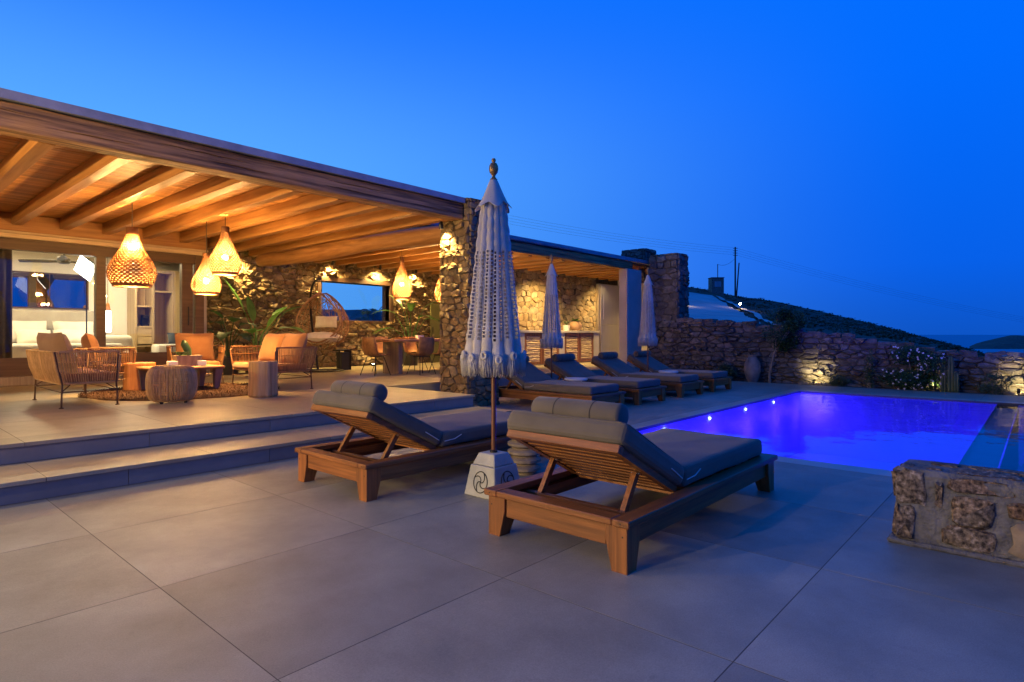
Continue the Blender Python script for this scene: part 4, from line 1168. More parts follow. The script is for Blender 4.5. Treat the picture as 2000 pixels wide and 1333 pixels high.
# ================================================================== WICKER SEATS
def make_wicker(loc, rz, W, D, label, name='wicker_armchair', cat='armchair', cushions=None, mat='rattan', back_mat='orange_cushion'):
    t = thing(name, label, cat, loc, rz, 'wicker lounge seats around the coffee table')
    h = .70; sz = .30
    fx = D/2; bx = -D/2
    for (x, y) in ((bx, -W/2), (bx, W/2), (fx, -W/2), (fx, W/2)):
        sx = -1 if x < 0 else 1; sy = -1 if y < 0 else 1
        l = MB().tube([(x, y, .008), (x-sx*.01, y-sy*.015, sz), (x+(.0 if sx > 0 else -.07), y+sy*.02, h)], .011, 7)
        l.lathe([(.026, 0), (.026, .008), (.012, .014)], 10, c=(x, y, 0))
        l.build('leg', 'bronze', t)
    fr = MB()
    zs = .20
    c4 = [(bx, -W/2, zs), (fx, -W/2, zs), (fx, W/2, zs), (bx, W/2, zs)]
    for a, b in zip(c4, c4[1:]+c4[:1]): fr.tube([a, b], .007, 5)
    for (x, y, z), sx, sy in zip(c4, (1, -1, -1, 1), (1, 1, -1, -1)):
        fr.tube([(x, y, z), (x+sx*.14, y+sy*.10, sz+.01)], .007, 5)
    fr.build('stretchers', 'bronze', t)
    # basket outline: bottom loop and top rail
    def edge(z):  # plan outline at height z: front-left, back-left, back-right, front-right
        q = (z-sz)/(h-sz); o = .05*q
        return [(fx+.02*q, -W/2-o+.03), (bx-.09*q, -W/2-o+.03), (bx-.09*q, W/2+o-.03), (fx+.02*q, W/2+o-.03)]
    b0, b1 = edge(sz), edge(h)
    rail = MB()
    def rail_pts(e, z):
        r = .06; P = [(e[0][0], e[0][1], z), (e[1][0]+r, e[1][1], z), (e[1][0], e[1][1]+r, z), (e[2][0], e[2][1]-r, z), (e[2][0]+r, e[2][1], z), (e[3][0], e[3][1], z)]
        return P
    rail.tube(rail_pts(b1, h), .013, 7)
    rail.tube(rail_pts(b0, sz), .012, 7)
    for s in (0, 3):
        rail.tube([(b0[s][0], b0[s][1], sz), (b1[s][0]+.01, b1[s][1], h-.06), (b1[s][0]-.05, b1[s][1], h)], .012, 7)
    rail.tube([(b0[0][0], b0[0][1], sz), (b0[3][0], b0[3][1], sz)], .012, 7)
    for zz in (.43, .57):
        rail.tube(rail_pts(edge(zz), zz), .006, 5)
    rail.build('rail', mat, t)
    wk = MB(); rn = random.Random(3)
    def panel(p0, p1, q0, q1, n, r, bow):
        for i in range(n+1):
            s = i/n+rn.uniform(-.12, .12)/n
            a = Vector((*p0, sz)).lerp(Vector((*p1, sz)), s); b = Vector((*q0, h)).lerp(Vector((*q1, h)), s)
            m = (a+b)/2+Vector(bow)
            wk.tube([a, m, b], r*rn.uniform(.85, 1.15), 4, caps=False)
    panel(b0[0], b0[1], b1[0], b1[1], int(D/.024), .0062, (0, -.012, -.03))
    panel(b0[3], b0[2], b1[3], b1[2], int(D/.024), .0062, (0, .012, -.03))
    panel(b0[1], b0[2], b1[1], b1[2], int(W/.045), .0065, (-.012, 0, -.03))
    for i in range(int(D/.05)):
        x = bx+.02+i*.05; wk.tube([(x, -W/2+.03, sz), (x, W/2-.03, sz)], .006, 4, caps=False)
    stuff(wk.build('wicker', mat, t))
    sc_ = bevbox('seat_cushion', bx+.04, fx+.03, -W/2+.05, W/2-.05, sz+.012, sz+.125, back_mat, t, .04, 3)
    for k, (y0, y1, m, tilt) in enumerate(cushions or [(-W/2+.06, W/2-.06, back_mat, .30)]):
        p = pillow(y1-y0, .56, .22, 12, 3.4, .002, k+3)
        mt = Matrix.Translation((bx+.10, (y0+y1)/2, sz+.125+.25)) @ Matrix.Rotation(-tilt, 4, 'Y') @ Matrix.Rotation(rad(90), 4, 'Z') @ Matrix.Rotation(rad(90), 4, 'X')
        p.xf(mt).build('back_cushion', m, t, smooth=True)
    return t
make_wicker((2.14, 9.80, Z2), 0, 1.50, .60, 'wicker loveseat with taupe cushion standing near the steps at far left', 'wicker_loveseat', 'loveseat', cushions=[(-.66, .66, 'tan_cushion', .28)], mat='rattan_light')
make_wicker((2.95, 11.42, Z2), -.22, .82, .64, 'wicker armchair with orange cushion half hidden behind the taupe loveseat')
make_wicker((4.42, 11.75, Z2), -math.pi/2-.25, .84, .62, 'wicker armchair with orange cushion facing us behind the coffee table', cushions=[(-.32, .34, 'orange_cushion', .25)])
make_wicker((5.02, 10.05, Z2), math.pi, 1.62, .62, 'wicker loveseat with two orange cushions right of the coffee table', 'wicker_loveseat', 'loveseat', cushions=[(-.72, .05, 'orange_cushion', .32), (.02, .70, 'orange_cushion', .30)])

# ================================================================== COFFEE TABLE, STUMPS, POUF, RUG
rug = thing('rug', 'shaggy brown round rug under the coffee table', 'rug', (3.72, 10.30, Z2))
rb = MB(); n = 60
ring = [((1.36+.03*math.sin(7*a)+.02*math.sin(13*a))*math.cos(a), (1.42+.03*math.cos(9*a))*math.sin(a)) for a in [2*math.pi*i/n for i in range(n)]]
rb.add([(x, y, .001) for x, y in ring]+[(x*.97, y*.97, .022) for x, y in ring], [tuple(range(n, 2*n))]+[(i, (i+1) % n, n+(i+1) % n, n+i) for i in range(n)])
rb.build('backing', 'rug', rug)
sh = MB(); rn = random.Random(8)
for i in range(7000):
    a = rn.uniform(0, 2*math.pi); r = math.sqrt(rn.random())*1.03
    x, y = 1.36*r*math.cos(a), 1.42*r*math.sin(a)
    L = rn.uniform(.03, .06); b = rn.uniform(0, 6.3); o = .035*(1+.8*(r > .95))
    dx, dy = math.cos(b)*o, math.sin(b)*o
    sh.add([(x-.006*math.sin(b), y+.006*math.cos(b), .012), (x+.006*math.sin(b), y-.006*math.cos(b), .012), (x+dx, y+dy, .015+L*rn.uniform(.3, .9))], [(0, 1, 2)])
stuff(sh.build('shag', 'rug', rug))

ct = thing('coffee_table', 'low wooden coffee table with chunky legs on the brown rug', 'coffee table', (3.72, 10.52, Z2))
soft(MB().box(-.54, .54, -.42, .42, .355, .405, bev=.01).build('tabletop', 'table_wood', ct), 40)
for sx in (-1, 1):
    for sy in (-1, 1):
        x, y = sx*.46, sy*.33
        vs = [(x+a*.035-sx*.02, y+b*.035-sy*.02, .03) for a, b in ((-1, -1), (1, -1), (1, 1), (-1, 1))]+[(x+a*.06, y+b*.06, .354) for a, b in ((-1, -1), (1, -1), (1, 1), (-1, 1))]
        MB().add(vs, [(3, 2, 1, 0), (4, 5, 6, 7)]+[(i, (i+1) % 4, 4+(i+1) % 4, 4+i) for i in range(4)]).build('leg', 'grey_wood', ct)
TT = Z2+.405
pl = thing('planter', 'dark stone planter with a cactus on the coffee table', 'planter', (3.80, 10.45, TT))
vs = [(-.16, -.09, 0), (.16, -.09, 0), (.16, .09, 0), (-.16, .09, 0), (-.20, -.11, .17), (.20, -.11, .17), (.20, .11, .17), (-.20, .11, .17)]
MB().add(vs, [(3, 2, 1, 0), (4, 5, 6, 7)]+[(i, (i+1) % 4, 4+(i+1) % 4, 4+i) for i in range(4)]).build('pot', 'grey_wood', pl)
soft(MB().tube([(.02, 0, .16), (.01, .01, .26), (-.04, .02, .36), (-.05, .02, .42)], [.05, .06, .055, .02], 10).build('cactus', 'leaf_dark', pl), 60)
mb = MB(); rn = random.Random(2)
for i in range(30):
    a = rn.uniform(0, 6.28); x, y = -.10+rn.uniform(-.05, .05), rn.uniform(-.05, .05)
    mb.tube([(x, y, .16), (x+.05*math.cos(a), y+.05*math.sin(a), .22), (x+.09*math.cos(a), y+.09*math.sin(a), .23)], [.01, .008, .001], 4)
mb.build('succulent', 'leaf_dark', pl)
for (x, y, lb) in [(3.56, 10.40, 'small white candle box left of the planter on the coffee table'), (3.98, 10.36, 'small white candle box right of the planter on the coffee table')]:
    t = thing('candle_box', lb, 'candle', (x, y, TT), 0, 'candle boxes on the coffee table')
    MB().box(-.07, .07, -.05, .05, 0, .085, bev=.006).build('box', 'ceramic', t)
    MB().lathe([(.035, .0855), (.035, .092)], 14).build('wax', 'cream', t)
def stump(loc, r, h, label, mat, seed):
    t = thing('tree_stump_stool', label, 'stool', loc, 0, 'tree stump stools')
    rn = random.Random(seed); A = 40; vs = []; fs = []
    pr = [1+.05*math.sin(3*a+seed)+.03*math.sin(7*a)+rn.uniform(-.025, .025) for a in [2*math.pi*i/A for i in range(A)]]
    rows = [(0.0, .93), (.03, 1.02), (h*.5, .98), (h-.015, 1.0), (h, .965)]
    for z, s in rows:
        for i in range(A): a = 2*math.pi*i/A; vs.append((r*s*pr[i]*math.cos(a), r*s*pr[i]*math.sin(a), z))
    for k in range(len(rows)-1):
        for i in range(A): fs.append((k*A+i, k*A+(i+1) % A, (k+1)*A+(i+1) % A, (k+1)*A+i))
    fs.append(tuple(range((len(rows)-1)*A, len(rows)*A))); fs.append(tuple(reversed(range(A))))
    MB().add(vs, fs).build('trunk_block', mat, t)
stump((4.19, 8.62, Z2), .20, .52, 'pale split tree stump stool standing alone near the steps', 'stump_wood', 1)
stump((3.28, 11.02, Z2+.0), .22, .46, 'reddish tree stump stool left behind the coffee table', 'stump_red', 4)
pf = thing('wicker_pouf', 'round wicker pouf in front of the coffee table', 'pouf', (3.00, 8.78, Z2))
mb = MB(); rn = random.Random(6)
def pr_(z): return .30*(1-.20*abs(2*z-1)**3.2)
for i in range(92):
    a = 2*math.pi*i/92+rn.uniform(-.012, .012)
    pts = [(pr_(q)*math.cos(a)*(1 if .02 < q < .98 else .88), pr_(q)*math.sin(a)*(1 if .02 < q < .98 else .88), .03+.455*q) for q in (0, .06, .2, .4, .6, .8, .94, 1)]
    pts.append((.16*math.cos(a), .16*math.sin(a), .488)); mb.tube(pts, .0075*rn.uniform(.8, 1.15), 4, caps=False)
stuff(mb.build('wicker', 'rattan_light', pf))
mb = MB()
for q in (.04, .5, .93):
    mb.tube([(pr_(q)*.97*math.cos(a), pr_(q)*.97*math.sin(a), .03+.455*q) for a in [2*math.pi*i/40 for i in range(41)]], .009, 5)
mb.build('hoops', 'rattan_light', pf)
soft(MB().lathe([(.001, .495), (.17, .495), (.19, .485), (.19, .47)], 32, cap=False).build('top', 'rattan', pf), 40)
for k in range(4):
    a = k*math.pi/2+.6; MB().lathe([(.02, 0), (.02, .04)], 8, c=(.2*math.cos(a), .2*math.sin(a), 0)).build('foot', 'black_metal', pf)

# ================================================================== PENDANT LAMPS
def pendant(x, y, ztop, zbot, zbulb, R, label, power, neck=.24, ceil_z=3.424):
    t = thing('pendant_lamp', label, 'lamp', (x, y, zbot), 0, 'woven pendant lamps')
    H = ztop-zbot
    prof = [(0, neck), (.10, neck*1.04), (.22, neck*1.35), (.34, .46), (.46, .64), (.58, .83), (.68, .95), (.77, 1.0), (.86, .96), (.94, .86), (1.0, .76)]
    def rad_(q): return R*lerp_tab(prof, q)
    NR, A = 64, 108; vs = []; fs = []
    for i in range(NR+1):
        q = i/NR; r = rad_(q)
        for j in range(A):
            a = 2*math.pi*(j+.5*(i//2 % 2)*0)/A
            rr = r*(1+.012*math.sin(i*math.pi+j*math.pi*.5))
            vs.append((rr*math.cos(a), rr*math.sin(a), H*(1-q)))
    for i in range(NR):
        for j in range(A):
            if 6 < i < NR-2 and i % 2 == 0 and (j+(i//2)*2) % 4 in (0, 1): continue
            fs.append((i*A+j, (i+1)*A+j, (i+1)*A+(j+1) % A, i*A+(j+1) % A))
    o = MB().add(vs, fs).build('shade', 'rattan_shade', t, smooth=True)
    m = o.modifiers.new('thick', 'SOLIDIFY'); m.thickness = .006
    MB().tube([(R*.76*math.cos(a), R*.76*math.sin(a), 0) for a in [2*math.pi*i/40 for i in range(41)]], .011, 6).build('rim', 'rattan', t)
    zb = zbulb-zbot
    MB().tube([(0, 0, zb+.09), (0, 0, ceil_z-zbot-.02)], .006, 6).build('cord', 'black_metal', t)
    MB().lathe([(.001, ceil_z-zbot-.06), (.05, ceil_z-zbot-.055), (.055, ceil_z-zbot)], 14).build('ceiling_rose', 'black_metal', t)
    MB().lathe([(.02, zb+.035), (.024, zb+.05), (.024, zb+.10), (.01, zb+.11)], 12).build('socket', 'black_metal', t)
    pr = [(.001, -.055), (.028, -.048), (.046, -.025), (.05, 0), (.042, .02), (.024, .04)]
    MB().lathe(pr, 14, c=(0, 0, zb), cap=False).build('bulb', 'bulb', t, smooth=True)
    for k in range(3):
        a = k*2.094+.4
        lamp('bulb_glow', 'POINT', (x+.075*math.cos(a), y+.075*math.sin(a), zbulb-.01), power/3, WARM, t, size=.03)
pendant(3.035, 10.536, 2.906, 1.995, 2.61, .335, 'largest woven pendant lamp, hanging in front of the bedroom door', 900)
pendant(4.263, 10.866, 2.66, 1.953, 2.19, .245, 'lowest woven pendant lamp, middle of the three over the lounge', 560)
pendant(4.254, 10.083, 3.03, 2.24, 2.53, .25, 'woven pendant lamp hanging highest, right of the lounge group', 560)
pendant(9.0, 11.5, 3.12, 2.10, 2.46, .235, 'woven pendant lamp over the dining table, right of the picture window', 560, .2)
pendant(10.55, 11.75, 3.05, 2.12, 2.5, .235, 'woven pendant lamp over the dining table, half behind the stone pier', 560, .2)

# ================================================================== HANGING EGG CHAIR
eg = thing('hanging_egg_chair', 'round rattan hanging egg chair with cream cushions on a black stand', 'egg chair', (8.05, 13.45, Z2))
mb = MB()
mb.lathe([(.50, .0), (.52, .01), (.52, .03), (.50, .04), (.44, .04), (.42, .03), (.42, .01), (.44, 0)], 40, cap=False)
mb.build('stand_base', 'black_metal', eg)
pts = [(.12, .42, .03), (.10, .52, .6), (.02, .55, 1.2), (-.05, .50, 1.75), (-.10, .36, 2.12), (-.08, .16, 2.3), (-.02, .0, 2.31)]
sm = []
for i in range(len(pts)-1):
    for k in range(5): sm.append(Vector(pts[i]).lerp(Vector(pts[i+1]), k/5))
sm.append(Vector(pts[-1]))
for _ in range(6): sm = [sm[0]]+[(sm[i-1]+sm[i]*2+sm[i+1])/4 for i in range(1, len(sm)-1)]+[sm[-1]]
MB().tube(sm, .028, 8).build('stand_pole', 'black_metal', eg)
MB().tube([(-.02, 0, 2.30), (-.02, 0, 1.98)], .008, 6).build('chain', 'black_metal', eg)
def eggp(lat, lon):   # lat 0 bottom..1 top ; lon measured from the opening direction
    z = .52+1.46*lat
    r = .64*math.sin(math.pi*lat**.82)**.62 if 0 < lat < 1 else 0.0
    a = lon + math.atan2(-.6629, -.7487)
    return Vector((r*math.cos(a), r*math.sin(a), z))
rim = []
OP = 1.02
for i in range(61):
    w = 2*math.pi*i/60
    rim.append(eggp(.55+.41*math.sin(w), OP*math.cos(w)))
mb = MB(); mb.tube(rim, .022, 7)
mb.tube([p+Vector((0, 0, -.03))*1 for p in [eggp(.55+.435*math.sin(2*math.pi*i/60), (OP+.09)*math.cos(2*math.pi*i/60)) for i in range(61)]], .014, 6)
for k in range(15):
    lo = OP+.1+(2*math.pi-2*OP-.2)*k/14
    mb.tube([eggp(.03+.95*i/16, lo) for i in range(17)], .010, 5)
mb.build('basket_frame', 'rattan', eg)
mb = MB(); rn = random.Random(12)
for k in range(150):
    la, lo = rn.uniform(.1, .92), rn.uniform(OP+.05, 2*math.pi-OP-.05)
    d1, d2 = rn.uniform(-.30, .30), rn.uniform(-1.1, 1.1); cv = rn.uniform(-.15, .15)
    pts = []
    for i in range(8):
        s = i/7; l = min(.97, max(.04, la+d1*s+cv*math.sin(math.pi*s))); o = lo+d2*s
        inside = ((l-.55)/.41)**2+(min(abs(o), abs(2*math.pi-o))/OP)**2 < 1
        if inside or o < .2 or o > 6.08: break
        pts.append(eggp(l, o))
    if len(pts) > 2: mb.tube(pts, .0075, 4, caps=False)
for k in range(22):
    a = 2*math.pi*k/22; mb.tube([eggp(l, a) for l in (.02, .06, .11, .15)], .0075, 4, caps=False)
stuff(mb.build('weave', 'rattan', eg))
fc = Vector((-.7487, -.6629, 0)); sd = Vector((.6629, -.7487, 0))
az = math.atan2(fc.y, fc.x)
pillow(.86, .95, .30, 12, 2.2, .006, 5).xf(Matrix.Translation(Vector((0, 0, .83))+fc*.08) @ Matrix.Rotation(az, 4, 'Z')).build('seat_cushion', 'cream', eg, smooth=True)
pillow(.56, .30, .16, 10, 2.6, .002, 6).xf(Matrix.Translation(Vector((0, 0, 1.24))-fc*.30) @ Matrix.Rotation(az+math.pi/2, 4, 'Z') @ Matrix.Rotation(rad(78), 4, 'X')).build('headrest_cushion', 'cream', eg, smooth=True)
bs = thing('black_side_table', 'slim black open side table beside the egg chair base', 'side table', (8.72, 13.62, Z2))
MB().box(-.18, .18, -.16, .16, .50, .525).build('top', 'black_metal', bs)
MB().box(.15, .178, -.15, .15, 0, .498).build('side', 'black_metal', bs)
MB().box(-.09, .148, -.12, .12, .0, .46).build('box', 'black_pot', bs)
MB().box(-.178, -.155, -.15, -.12, 0, .498).build('leg', 'black_metal', bs)

# ================================================================== DINING
dt = thing('dining_table', 'long wooden dining table on broad slab legs beside the stone pier', 'dining table', (9.6, 11.4, Z2))
soft(MB().box(-1.25, 1.35, -.48, .48, .74, .81, bev=.008).build('tabletop', 'table_wood', dt), 40)
for x in (-.95, .95): MB().box(x-.06, x+.06, -.30, .30, 0, .739, bev=.006).build('slab_leg', 'grey_wood', dt)
def dchair(loc, rz, label):
    t = thing('dining_chair', label, 'chair', loc, rz, 'wicker dining chairs with thin black legs')
    vs = []; fs = []; n = 8
    prof = [(.23, .44), (.12, .425), (0, .42), (-.12, .43), (-.19, .48), (-.225, .58), (-.245, .70), (-.255, .82), (-.25, .86)]
    for i, (x, z) in enumerate(prof):
        for j in range(n+1):
            b = 2*j/n-1; w = .235-(.02 if i > 6 else 0)
            vs.append((x+.05*b*b*(1 if i > 3 else 0), b*w, z+.035*b*b*(1 if i < 5 else .2)))
    for i in range(len(prof)-1):
        for j in range(n): fs.append((i*(n+1)+j, (i+1)*(n+1)+j, (i+1)*(n+1)+j+1, i*(n+1)+j+1))
    o = MB().add(vs, fs).build('shell', 'rattan', t, smooth=True)
    m = o.modifiers.new('thick', 'SOLIDIFY'); m.thickness = .018
    for sx, sy in ((1, 1), (1, -1), (-1, 1), (-1, -1)):
        MB().tube([(sx*.12, sy*.14, .42), (sx*.235, sy*.235, 0)], .009, 6).build('leg', 'black_metal', t)
    MB().tube([(.12, .14, .415), (-.12, .14, .415), (-.12, -.14, .415), (.12, -.14, .415), (.12, .14, .415)], .009, 6).build('seat_frame', 'black_metal', t)
    return t
dc = dchair((8.06, 11.25, Z2), .12, 'wicker dining chair at the left end of the dining table')
dup(dc, (8.95, 10.72, Z2), math.pi/2, 'wicker dining chair on the near side of the table, close to the pier')
dup(dc, (9.62, 10.74, Z2), math.pi/2-.1, 'wicker dining chair on the near side, half hidden by the pier')
dup(dc, (9.0, 12.14, Z2), -math.pi/2, 'wicker dining chair on the far side of the table, facing us')
dup(dc, (9.9, 12.12, Z2), -math.pi/2+.1, 'second wicker dining chair on the far side, nearer the potted palm')
tr = thing('wooden_tray', 'flat reddish wooden tray on the dining table', 'tray', (9.0, 11.35, Z2+.81))
MB().lathe([(.20, 0), (.27, .012), (.28, .03), (.265, .03), (.19, .018), (.001, .016)], 28, cap=False).build('dish', 'stump_red', tr)
nb = thing('napkin_holder', 'small white napkin holder on the dining table', 'holder', (9.55, 11.5, Z2+.81))
MB().box(-.09, .09, -.05, -.04, 0, .085).box(-.09, .09, .04, .05, 0, .085).box(-.09, .09, -.039, .039, 0, .01).build('holder', 'ceramic', nb)
MB().box(-.085, .085, -.035, .035, .0105, .08).build('napkins', 'linen', nb)

# ================================================================== PLANTS
def big_leaf(mb, base, tip_dir, length, width, droop=.3, fold=.25, notch=False, roll=0):
    base = Vector(base); d = Vector(tip_dir).normalized()
    side = d.cross(Vector((0, 0, 1)))
    side = side.normalized() if side.length > 1e-3 else Vector((1, 0, 0))
    side = Matrix.Rotation(roll, 3, d) @ side
    nn = side.cross(d).normalized(); N = 10; vs = []; fs = []
    for i in range(N+1):
        s = i/N; w = width*.5*(math.sin(math.pi*min(1, s*.96+.04))**.6)*(1-.25*s)
        if i == N: w = .002
        if notch and i % 2 and 0 < i < N: w *= .55
        c = base+d*(length*s)+Vector((0, 0, -droop*length*s*s))
        for q in (-1, -.5, 0, .5, 1):
            vs.append(c+side*(w*q)+nn*(fold*w*abs(q)))
    for i in range(N):
        for j in range(4): fs.append((i*5+j, i*5+j+1, (i+1)*5+j+1, (i+1)*5+j))
    mb.add(vs, fs)
def potted(loc, label, leaves, pot_r=.28, pot_h=.48, pot_mat='black_pot', mat='leaf', name='potted_plant'):
    t = thing(name, label, 'plant', loc)
    soft(MB().lathe([(.001, 0), (pot_r*.82, 0), (pot_r, pot_h*.92), (pot_r*1.05, pot_h*.93), (pot_r*1.05, pot_h), (pot_r*.94, pot_h), (pot_r*.92, pot_h*.9), (.001, pot_h*.9)], 28, cap=False).build('pot', pot_mat, t), 35)
    for (ang, out, zz, L, W, elev, dr, nt) in leaves:
        b = Vector((.04*math.cos(ang), .04*math.sin(ang), pot_h*.9))
        p = Vector((out*math.cos(ang), out*math.sin(ang), zz))
        m = (b+p)/2+Vector((-.05*math.cos(ang), -.05*math.sin(ang), .10))
        mb = MB()
        d = (math.cos(ang)*math.cos(elev), math.sin(ang)*math.cos(elev), math.sin(elev))
        big_leaf(mb, p, d, L*1.05, W*1.35, dr, .22, nt)
        lf = mb.build('leaf', mat, t, smooth=True)
        MB().tube([b, m, p], [.016, .013, .008], 6).build('stem', mat, lf)
    return t
LFT = math.atan2(.7487, -.6629)     # direction that points left in the picture
RGTA = math.atan2(-.7487, .6629)
potted((6.75, 14.25, Z2), 'tall bird of paradise plant in a black pot by the stone wall',
       [(LFT+.3, .30, 1.55, .85, .34, 1.05, .05, False), (LFT-.3, .10, 1.25, .6, .24, 1.3, .0, False), (RGTA+.2, .62, 1.42, .62, .30, .55, .25, False), (RGTA-.3, .70, 1.05, .66, .30, .2, .35, False),
        (RGTA+1.0, .45, 1.3, .6, .26, .8, .2, False), (LFT-1.2, .5, 1.0, .55, .25, .3, .4, False), (-2.3, .35, .95, .55, .26, .5, .4, False), (RGTA-.1, .3, 1.1, .55, .22, 1.0, .2, False)], .30, .52)
potted((5.95, 13.9, Z2), 'monstera with dark notched leaves beside the bedroom door',
       [(LFT+.2, .35, .98, .40, .36, .3, .5, True), (LFT-.5, .30, 1.15, .40, .36, .5, .4, True), (RGTA, .25, 1.12, .42, .36, .4, .5, True), (-2.2, .3, .95, .42, .36, .2, .6, True), (-1.6, .25, 1.2, .4, .34, .6, .4, True), (RGTA-.6, .4, .92, .4, .34, .1, .5, True), (LFT+.7, .15, 1.28, .4, .34, .8, .3, True)], .24, .42, mat='leaf_dark')
potted((11.35, 14.1, Z2), 'palm like potted plant behind the dining table',
       [(LFT+.1, .45, 1.55, .75, .20, .45, .5, False), (LFT-.4, .3, 1.75, .8, .2, .9, .35, False), (RGTA+.1, .4, 1.7, .8, .2, .7, .5, False), (RGTA-.4, .5, 1.35, .7, .2, .25, .5, False), (-2.2, .3, 1.6, .8, .2, .8, .5, False), (-1.5, .35, 1.4, .7, .2, .4, .5, False), (LFT+.8, .2, 1.85, .75, .18, 1.1, .2, False), (LFT, .5, 1.1, .6, .2, .1, .4, False)], .26, .45)
wp = thing('white_pot', 'small white pot with a succulent on the kitchen counter', 'plant', (15.70, 11.55, 1.375))
soft(MB().lathe([(.001, 0), (.10, 0), (.12, .18), (.10, .18), (.001, .16)], 20, cap=False).build('pot', 'ceramic', wp), 40)
mb = MB()
for k in range(12): big_leaf(mb, (0, 0, .15), (math.cos(k*2.4)*.6, math.sin(k*2.4)*.6, .9), .16+.05*(k % 3), .06, .1)
mb.build('leaves', 'leaf_olive', wp, smooth=True)
rp = thing('round_pot', 'round clay pot with a leafy plant on the kitchen counter', 'plant', (16.26, 11.58, 1.375))
soft(MB().lathe([(.001, 0), (.11, 0), (.20, .10), (.215, .17), (.17, .27), (.10, .31), (.09, .29), (.001, .28)], 24, cap=False).build('pot', 'terracotta', rp), 40)
mb = MB()
for k in range(22): big_leaf(mb, (0, 0, .28), (math.cos(k*2.4), math.sin(k*2.4), .5+.8*((k*7) % 5)/5), .22+.05*(k % 3), .07, .3)
mb.build('leaves', 'leaf', rp, smooth=True)
# ================================================================== BEDROOM
bed = thing('double_bed', 'white double bed with tall upholstered headboard inside the bedroom', 'bed', (3.2, 15.8, .44))
MB().box(2.25, 4.10, 14.9, 16.85, .44, .72, bev=.02).build('bed_base', 'linen', bed, world=True)
def wbev(name, x0, x1, y0, y1, z0, z1, mat, parent, bev, seg=4):
    q = Vector((0, 0, 0)); p = parent
    while p is not None: q += p.location; p = p.parent
    return bevbox(name, x0-q.x, x1-q.x, y0-q.y, y1-q.y, z0-q.z, z1-q.z, mat, parent, bev, seg)
wbev('mattress', 2.22, 4.13, 14.85, 16.8, .725, 1.06, 'linen', bed, .07)
wbev('headboard', 2.0, 4.25, 16.84, 16.99, .45, 1.80, 'concrete', bed, .03)
for x in (2.74, 3.62):
    mt = Matrix.Translation((x-3.2, 16.62-15.8, 1.32-.44)) @ Matrix.Rotation(rad(66), 4, 'X')
    pillow(.78, .52, .22, 12, 3.0, .004, int(x*10)).xf(mt).build('pillow', 'linen', bed, smooth=True)
for x in (2.85, 3.5):
    mt = Matrix.Translation((x-3.2, 16.38-15.8, 1.20-.44)) @ Matrix.Rotation(rad(50), 4, 'X')
    pillow(.62, .40, .18, 12, 3.0, .004, int(x*7)).xf(mt).build('pillow', 'linen', bed, smooth=True)
mr = thing('wall_mirror', 'wide wall mirror above the bed headboard', 'mirror', (3.2, 16.98, 2.25))
MB().box(2.45, 3.98, 16.965, 16.995, 1.84, 2.66).build('frame', 'dark_wood', mr, world=True)
MB().box(2.48, 3.22, 16.955, 16.963, 1.87, 2.63).build('glass', 'mirror', mr, world=True)
MB().box(3.24, 3.95, 16.955, 16.963, 1.87, 2.63).build('glass', 'mirror', mr, world=True)
wd = thing('wardrobe', 'pale oak wardrobe with open shelves inside the bedroom', 'wardrobe', (5.5, 16.75, .44))
w = MB()
w.box(4.78, 4.83, 16.4, 16.98, .44, 2.85).box(5.16, 5.21, 16.4, 16.98, .44, 2.85).box(5.62, 5.67, 16.4, 16.98, .44, 2.85).box(4.83, 5.62, 16.93, 16.98, .44, 2.85).box(4.83, 5.62, 16.42, 16.93, 2.78, 2.85)
w.build('carcass', 'oak_z', wd, world=True)
for z in (.95, 1.42, 1.92): MB().box(4.83, 5.16, 16.42, 16.93, z, z+.04).build('shelf', 'oak_x', wd, world=True)
for z in (.80, 2.3): MB().box(5.21, 5.62, 16.42, 16.93, z, z+.04).build('shelf', 'oak_x', wd, world=True)
MB().box(5.67, 6.5, 16.38, 16.42, .44, 2.85).build('cupboard_door', 'oak_z', wd, world=True)
MB().box(4.84, 5.15, 16.40, 16.42, 1.02, 1.20).box(4.84, 5.15, 16.40, 16.42, 1.21, 1.40).build('drawer', 'oak_x', wd, world=True)
cm = thing('coffee_machine', 'small black coffee machine on the wardrobe shelf', 'machine', (5.06, 16.6, 1.46))
MB().box(-.07, .07, -.09, .09, 0, .05, bev=.006).box(-.07, .07, .0, .09, .05, .19).box(-.07, .07, -.09, .09, .19, .27, bev=.01).build('body', 'black_metal', cm)
cfan = thing('ceiling_fan', 'dark ceiling fan hanging inside the bedroom', 'fan', (3.2, 15.5, 2.74))
MB().lathe([(.001, 0), (.09, .01), (.12, .05), (.11, .11), (.04, .15), (.02, .17), (.02, .36)], 20, cap=False).build('motor', 'fan_metal', cfan, smooth=True)
for k in range(3):
    a = k*2.094+2.35
    vs = []
    for s, w_ in ((.10, .05), (.3, .09), (.6, .085), (.85, .06), (.92, .02)):
        for q in (-1, 1):
            for zz in (0, .012): vs.append((s*math.cos(a)-q*w_*math.sin(a), s*math.sin(a)+q*w_*math.cos(a), .06+q*.02+zz))
    fs = []
    for i in range(4):
        o = i*4; fs += [(o, o+2, o+6, o+4), (o+1, o+5, o+7, o+3), (o, o+4, o+5, o+1), (o+2, o+3, o+7, o+6)]
    MB().add(vs, fs).build('blade', 'fan_metal', cfan)
cu = thing('curtain', 'heavy dark curtain gathered at the left of the bedroom glass', 'curtain', (1.9, 14.22, .45))
vs = []; fs = []; A = 70
for i in range(A+1):
    x = -.55+.80*i/A; y = .05*math.sin(i*.62)+.015*math.sin(i*.23)
    for z in (0, 1.2, 2.42): vs.append((x, y*(1.1-.12*z), z))
for i in range(A):
    for k in range(2): fs.append((i*3+k, (i+1)*3+k, (i+1)*3+k+1, i*3+k+1))
o = MB().add(vs, fs).build('cloth', 'curtain', cu, smooth=True)
